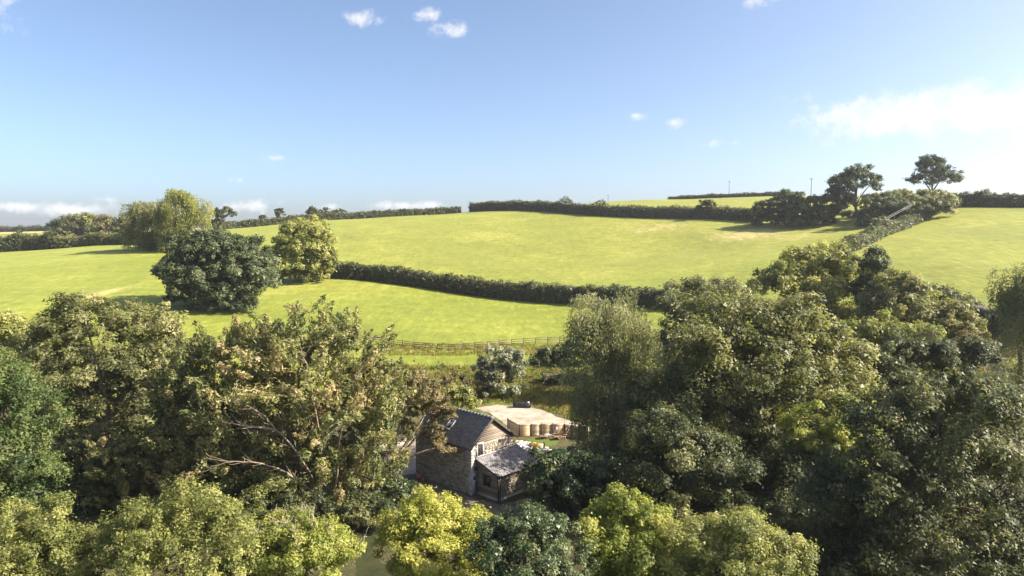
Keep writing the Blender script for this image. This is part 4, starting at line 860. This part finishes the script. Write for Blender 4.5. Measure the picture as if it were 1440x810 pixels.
tree('hazel', 'pale green rounded shrub in the right wood above the big dark tree', 'shrub', 84, [(1240, 472, 48, 28), (1215, 492, 45, 28), (1290, 478, 40, 25)], LM['oak'], clump=.85, group=MG)
tree('hazel', 'dark leafy shrub in the right wood just above the big dark tree', 'shrub', 72, [(1300, 505, 60, 30), (1250, 520, 50, 30), (1360, 505, 46, 30)], LM['deep'], clump=.85, group=MG)
tree('hydrangea', 'reddish tinted shrub near the right edge beside the weeping willow', 'shrub', 88, [(1372, 476, 28, 10), (1360, 482, 22, 9)], LM['red'], clump=.6, group=MG, shrub=True)
tree('weeping_willow', 'weeping willow with hanging sprays at the right edge', 'tree', 78, [(1432, 400, 26, 24), (1450, 430, 40, 40), (1425, 445, 24, 32), (1440, 490, 42, 34)], LM['grey'], style='droop', clump=1.2, gap=.3, group=MG)
# the big right wood
tree('tan_tree', 'tan topped tree behind the largest tree of the right wood', 'tree', 95, [(985, 418, 45, 24), (950, 432, 30, 20), (1020, 420, 40, 25)], LM['grey'], clump=.9, gap=.3, group=MG)
tree('birch_tree', 'tall silvery drooping birch right of the gravel yard', 'tree', 70, [(862, 450, 46, 34), (840, 480, 38, 40, -1), (888, 490, 44, 44), (855, 540, 56, 52), (880, 590, 56, 46), (840, 585, 30, 40)], LM['grey'], style='droop', clump=1.15, gap=.32, dens=1.1, group=MG, bark=TWIG)
tree('great_tree', 'largest broad tree in the right wood with a pale sunlit top', 'tree', 66, [(1040, 450, 78, 44), (1110, 462, 70, 44), (982, 494, 50, 42, -4), (1060, 510, 100, 50, -2), (1160, 510, 58, 48), (950, 560, 60, 55), (1050, 580, 100, 60, -3), (1150, 570, 70, 55, -2), (1000, 630, 90, 45, -1), (1110, 640, 90, 50, -2)], LM['olive'], clump=1.0, gap=.16, dens=1.3, ldens=1.15, size=.27, group=MG, trunk_r=.6)
tree('maple_tree', 'yellowish leaved smaller tree in front of the largest right tree', 'tree', 55, [(1178, 582, 40, 26), (1150, 606, 44, 30), (1195, 610, 34, 30), (1150, 650, 60, 40)], LM['lime'], clump=.7, gap=.45, group=MG)
tree('dark_tree', 'shaded dark green tree below the largest right tree', 'tree', 55, [(960, 640, 70, 50), (1030, 670, 80, 50), (1100, 690, 80, 55), (930, 690, 50, 35), (1140, 740, 70, 40, -4), (1060, 730, 70, 35, -3)], LM['deep'], clump=.9, gap=.2, group=MG)
tree('sycamore', 'huge shadowed tree filling the lower right corner', 'tree', 45, [(1320, 580, 90, 55), (1405, 590, 70, 55), (1250, 620, 70, 55), (1340, 660, 110, 60, -2), (1240, 700, 90, 60, -1), (1420, 690, 80, 70), (1330, 750, 120, 60, -2), (1200, 770, 80, 50), (1420, 790, 80, 60, -2), (1290, 820, 110, 50, -3), (1180, 720, 60, 60)], LM['deep'], clump=.85, gap=.1, dens=1.15, ldens=.8, size=.19, group=FG, trunk_r=.5)
for (lab, Y, lobes) in (('low dark bramble at the bottom edge under the huge lower right tree', 42, [(1290, 806, 60, 26), (1230, 800, 44, 24), (1350, 812, 50, 24)]), ('low dark bramble in the lower right corner of the wood', 43, [(1420, 796, 50, 30), (1380, 800, 40, 28)]), ('low dark bramble between the wide olive tree top and the lower right tree', 45, [(1170, 770, 46, 30), (1140, 800, 50, 30), (1200, 790, 40, 30)])):
    tree('bramble', lab, 'shrub', Y, lobes, LM['deep'], clump=.55, gap=0, group='brambles under the right wood', shrub=True, size=.2, tri=True, branches=False)
# laurels and bushes round the barn
tree('laurel', 'dark laurel bush against the right end of the lean-to', 'shrub', 57.5, [(800, 668, 50, 30), (770, 676, 30, 34), (840, 680, 48, 36), (815, 700, 60, 30), (808, 658, 34, 20, 4), (845, 660, 34, 22, 4)], LM['glossy'], clump=.55, gap=.1, ldens=1.2, group=SH, shrub=True)
tree('laurel', 'grey green bush just below the pale garden wall', 'shrub', 66, [(815, 645, 36, 14), (850, 652, 30, 18), (785, 652, 22, 10)], LM['olive'], clump=.45, gap=.1, group=SH, shrub=True)
tree('laurel', 'dark bush in the shade of the birch right of the laurels', 'shrub', 63, [(890, 668, 40, 28), (920, 690, 44, 30)], LM['deep'], clump=.6, gap=.1, group=SH, shrub=True)
tree('grey_willow', 'round silvery willow bush standing beyond the gravel yard', 'bush', 98.5, [(704, 508, 25, 21), (724, 516, 15, 18), (684, 522, 19, 20), (702, 530, 28, 16)], LM['silver'], clump=.6, gap=.35, ldens=1.2, group=SH, base=tuple(G(700, 552)[:2]), tri=True)
tree('bramble', 'dark bush by the field fence right of the silvery willow', 'shrub', 113, [(775, 501, 22, 12), (800, 498, 24, 14), (760, 508, 18, 9), (825, 500, 22, 15)], LM['dark'], clump=.6, gap=.1, group=SH, shrub=True)
tree('bramble', 'browning scrub left of the silvery willow', 'shrub', 97, [(640, 538, 18, 11), (618, 542, 22, 10), (655, 545, 14, 10), (590, 532, 18, 10)], LM['brown'], clump=.45, gap=.2, group=SH, shrub=True)
tree('lime_shrub', 'light green shrub just behind the barn ridge', 'shrub', 80, [(648, 562, 18, 16), (638, 552, 14, 12), (660, 570, 14, 10)], LM['oak'], clump=.45, gap=.2, group=SH, shrub=True)
tree('flower_clump', 'small orange-yellow flower clump on the pale terrace', 'flowers', G(753, 628)[1], [(752, 626, 6, 3), (756, 627, 4, 2.4)], leaf_mat('orange_petal', [(.25, .25, .04), (.45, .28, .04), (.6, .35, .05)]), clump=.14, size=.09, shrub=True, branches=False)
tree('ivy_bush', 'bright leafed bush left of the forked tree by the drive', 'shrub', 62.5, [(512, 648, 28, 22), (495, 660, 24, 22), (520, 668, 26, 16)], LM['glossy'], clump=.5, gap=.1, group=SH, shrub=True)
tree('box_bush', 'dark bush at the foot of the forked tree nearest the track', 'shrub', 59.5, [(558, 688, 28, 16), (580, 696, 16, 12), (535, 694, 20, 16)], LM['glossy'], clump=.45, gap=.1, group=SH, shrub=True)
tree('box_bush', 'dark low bush left of the golden tree in deep shade', 'shrub', 54.5, [(512, 712, 34, 18), (540, 718, 24, 14), (490, 720, 20, 14)], LM['deep'], clump=.5, gap=.1, group=SH, shrub=True)
# the left wood
GUMLIMBS = [[(455, 716, 57), (440, 672, 56), (415, 632, 54.5), (388, 604, 53.5), (372, 585, 53), (352, 572, 52.5), (325, 560, 52)], [(458, 722, 57), (440, 690, 56), (405, 664, 54.5), (365, 652, 53), (325, 648, 52), (285, 664, 51.5)], [(388, 604, 53.5), (350, 600, 53), (310, 592, 52.5)],
            [(452, 690, 57), (452, 640, 56), (440, 560, 55), (432, 515, 54.5), (418, 480, 54)], [(470, 690, 57), (480, 600, 56), (498, 540, 55.5), (512, 505, 55)]]
tree('gum_tree', 'huge spreading wind-swept tree with bare pale limbs left of the barn', 'tree', 59, [(425, 478, 72, 40), (492, 498, 58, 44), (358, 500, 58, 38), (300, 520, 64, 42), (248, 556, 44, 38), (430, 530, 90, 50, -2), (270, 560, 56, 42), (350, 580, 80, 46, -3), (460, 590, 80, 50, -3), (520, 560, 46, 46), (250, 620, 44, 36, -2), (310, 650, 60, 32, -3), (400, 660, 60, 36, -3), (470, 660, 46, 30, -2)],
     LM['gum'], style='brush', bark=PALE, clump=1.0, gap=.05, dens=1.8, ldens=2.0, size=.285, group=MG, limbs=GUMLIMBS, limb_mat=PALE, trunk_r=.36, base=tuple(G(458, 722)[:2]))
tree('forked_tree', 'brownish forked tree between the huge pale-limbed tree and the barn', 'tree', 62.5, [(570, 560, 40, 26), (600, 585, 34, 24), (540, 580, 40, 34), (590, 610, 30, 14), (610, 572, 22, 18), (624, 630, 14, 9, -1.2)], LM['brown'], style='brush', bark=PALE, skirt=False, clump=.62, gap=.3, ldens=1.1, group=MG, base=tuple(G(527, 700)[:2]),
     limbs=[[(527, 698, 60.5), (526, 660, 60.3), (531, 632, 60.2), (538, 610, 60.5)], [(529, 668, 60.3), (545, 655, 60), (562, 645, 59.8), (578, 628, 60), (590, 606, 60.4)], [(527, 650, 60.2), (518, 636, 60), (500, 631, 59.8), (484, 634, 59.6), (478, 646, 59.5)]], limb_mat=BARK, carve=7, trunk_r=.28)
tree('beech_tree', 'sparse olive brown tree with visible grey branches at the left', 'tree', 69, [(120, 458, 62, 36), (195, 465, 56, 36), (70, 492, 46, 40), (150, 510, 90, 46, -2), (225, 500, 36, 40), (100, 560, 70, 44, -1), (190, 560, 56, 40)], LM['olive'], bark=TWIG, clump=.85, gap=.16, dens=1.25, ldens=1.0, group=MG)
tree('far_left_tree', 'low olive tree at the left edge behind the bright green one', 'tree', 82, [(5, 458, 34, 24), (-25, 470, 40, 30), (30, 480, 26, 24)], LM['oak'], clump=.9, gap=.3, group=MG)
tree('ash_tree', 'bright green leafy tree at the left edge', 'tree', 44, [(-10, 535, 40, 40), (10, 580, 62, 50), (-20, 630, 70, 60), (30, 640, 48, 48), (-10, 700, 70, 50), (40, 690, 40, 40)], LM['green'], clump=.7, gap=.08, dens=1.3, ldens=1.1, group=FG)
tree('yew', 'dark feathery tree in the deep shade under the pale-limbed tree', 'tree', 57, [(165, 636, 30, 24), (185, 656, 46, 26), (140, 655, 36, 20)], LM['gum'], style='brush', clump=.6, gap=.3, group=MG)
tree('holly', 'dark bush in the shade at the left under the olive brown tree', 'shrub', 60, [(110, 640, 50, 36), (60, 660, 40, 36), (150, 690, 60, 26), (220, 690, 50, 24)], LM['deep'], clump=.7, gap=.2, ldens=.8, group=MG, shrub=True)
tree('holly', 'dark bush in the shade behind the twiggy bush, under the pale limbs', 'shrub', 54, [(350, 698, 50, 22), (300, 694, 40, 20), (420, 706, 40, 18)], LM['deep'], clump=.6, gap=.25, ldens=.8, group=MG, shrub=True)
# foreground row
tree('oak_tree', 'yellowish green tree top in the lower left corner', 'tree', 36, [(60, 748, 46, 40), (15, 765, 50, 46), (100, 780, 40, 40), (40, 800, 90, 50)], LM['oak'], clump=.5, gap=.15, dens=1.25, ldens=1.15, group=FG)
tree('oak_tree', 'wide dull green tree top at the bottom, right of the corner tree', 'tree', 36, [(255, 722, 60, 42), (200, 750, 50, 40), (320, 742, 54, 40), (270, 780, 120, 50, -1), (170, 790, 50, 40)], LM['oak'], clump=.52, gap=.15, dens=1.25, ldens=1.15, group=FG)
tree('twiggy_bush', 'yellow-green tree top with bare grey twigs poking out left of the golden tree', 'tree', 37, [(400, 758, 50, 40), (445, 768, 46, 38), (420, 800, 80, 40), (360, 780, 46, 40)], LM['lime'], clump=.45, gap=.2, dens=1.25, group=FG, twigs=150)
tree('golden_tree', 'bright golden yellow tree in front of the barn', 'tree', 42, [(610, 734, 56, 36), (575, 752, 44, 34), (655, 750, 40, 34), (610, 775, 70, 44, -1), (600, 810, 60, 40)], LM['yellow'], clump=.5, gap=.2, dens=1.25, ldens=1.1, group=FG)
tree('holly_tree', 'dark glossy tree top right of the golden tree at the bottom', 'tree', 37, [(735, 748, 40, 38), (700, 770, 36, 36), (775, 775, 44, 36), (735, 795, 80, 44, -1)], LM['glossy'], clump=.45, gap=.22, dens=1.25, group=FG)
tree('field_maple', 'sunlit green pointed tree top at the bottom centre right', 'tree', 39, [(885, 728, 40, 38), (855, 752, 40, 36), (918, 755, 36, 34), (885, 785, 70, 46, -1)], LM['lime'], clump=.48, gap=.2, dens=1.25, group=FG)
tree('hawthorn', 'small grey green upright sprig tree behind the pointed tree top', 'tree', 45, [(952, 712, 14, 22), (945, 738, 20, 24), (962, 745, 20, 22)], LM['olive'], clump=.4, gap=.3, group=FG)
tree('oak_tree', 'wide olive tree top at the bottom right, left of the dark corner', 'tree', 37, [(1035, 756, 62, 36), (985, 775, 46, 36), (1085, 780, 44, 34), (1040, 800, 100, 40, -1)], LM['oak'], clump=.5, gap=.2, dens=1.25, ldens=1.1, group=FG)

# ---------------------------------------------------------------- ground cover
def ground_cover(name, kindmat, area, n, size, hgt, seed, blade=False, keep=None):
    rng = np.random.default_rng(seed); x0, x1, y0, y1 = area
    m = n // 14; cx = rng.uniform(x0, x1, m); cy = rng.uniform(y0, y1, m)
    if keep is not None:
        k = keep(cx, cy, rng); cx, cy = cx[k], cy[k]; m = len(cx)
    idx = np.repeat(np.arange(m), 14); nn = len(idx); r = rng.uniform(.25, .8, m)[idx]
    d = sphere(rng, nn); d[:, 2] = np.abs(d[:, 2])
    x = cx[idx] + d[:, 0] * r; y = cy[idx] + d[:, 1] * r; z = tz(x, y) + d[:, 2] * r * hgt
    if blade: z = tz(x, y) + size * .3; ax = np.stack([rng.normal(size=nn) * .35, rng.normal(size=nn) * .35, np.ones(nn)], -1); nrm = unit(rng.normal(size=(nn, 3)) * [1, 1, .2]); L_ = size * rng.uniform(.7, 1.5, nn); W_ = L_ * .28
    else: ax = rng.normal(size=(nn, 3)); nrm = unit(d * .5 + [0, 0, .7] + rng.normal(size=(nn, 3)) * .4); L_ = size * rng.uniform(.7, 1.4, nn); W_ = L_ * .6
    V, F, k = leaf_geo(rng, np.stack([x, y, z], -1), nrm, ax, L_, W_, True)
    TRI_TOTAL[0] += len(F)
    return tag(mesh_np(name, V, F, kindmat, np.repeat(np.clip(rng.normal(.45, .22, nn), 0, 1), 3)), kind='stuff')
def outside_yard(cx, cy, rng):
    px, py = project(np.stack([cx, cy, np.zeros_like(cx)], -1))
    yard = ((np.abs(cx - 2) < 17) & (cy > 66) & (cy < 95)) | ((np.abs(cx + 4) < 13) & (cy > 52) & (cy < 76)) | ((cx > -14) & (cx < 12) & (cy < 62) & (cy > 44))
    return ~yard
ground_cover('undergrowth', LM['deep'], (-75, 85, 28, 112), 80000, .34, 1.3, 51, keep=outside_yard)
def scrub(cx, cy, rng):
    px, py = project(np.stack([cx, cy, tz(cx, cy)], -1))
    a = (px > 655) & (px < 830) & (py > 518 + np.abs(px - 760) * .05) & (py < 566 + np.maximum(px - 740, 0) * .35)
    b = (px > 540) & (px < 700) & (py > 515) & (py < 560); c = (py > 484) & (py < 500) & (px > 540) & (px < 830)
    return (a & (rng.random(len(cx)) < .55)) | (b & (rng.random(len(cx)) < .35)) | (c & (rng.random(len(cx)) < .35))
ground_cover('dry_grass', LM['dry'], (-26, 18, 84, 126), 90000, .42, .5, 52, blade=True, keep=scrub)
ground_cover('rough_grass', LM['tuft'], (-26, 20, 84, 126), 170000, .34, .5, 53, blade=True, keep=scrub)
print('TRIS', TRI_TOTAL[0], 'objects', len(bpy.data.objects))

# ---------------------------------------------------------------- haze
def build_haze():
    mb = MB(); mb.box((-3050, -1550, min(-40, GROUND_LOW - 1)), (3050, 3050, 78)); m, nt, N, L = new_mat('thin_air_haze')
    v = N.new('ShaderNodeVolumePrincipled'); v.inputs['Color'].default_value = (.86, .90, 1.0, 1); v.inputs['Density'].default_value = .00012; v.inputs['Anisotropy'].default_value = .3
    o = N.new('ShaderNodeOutputMaterial'); L.new(v.outputs[0], o.inputs['Volume'])
    h = mb.build('haze', m); tag(h, kind='stuff')
build_haze()
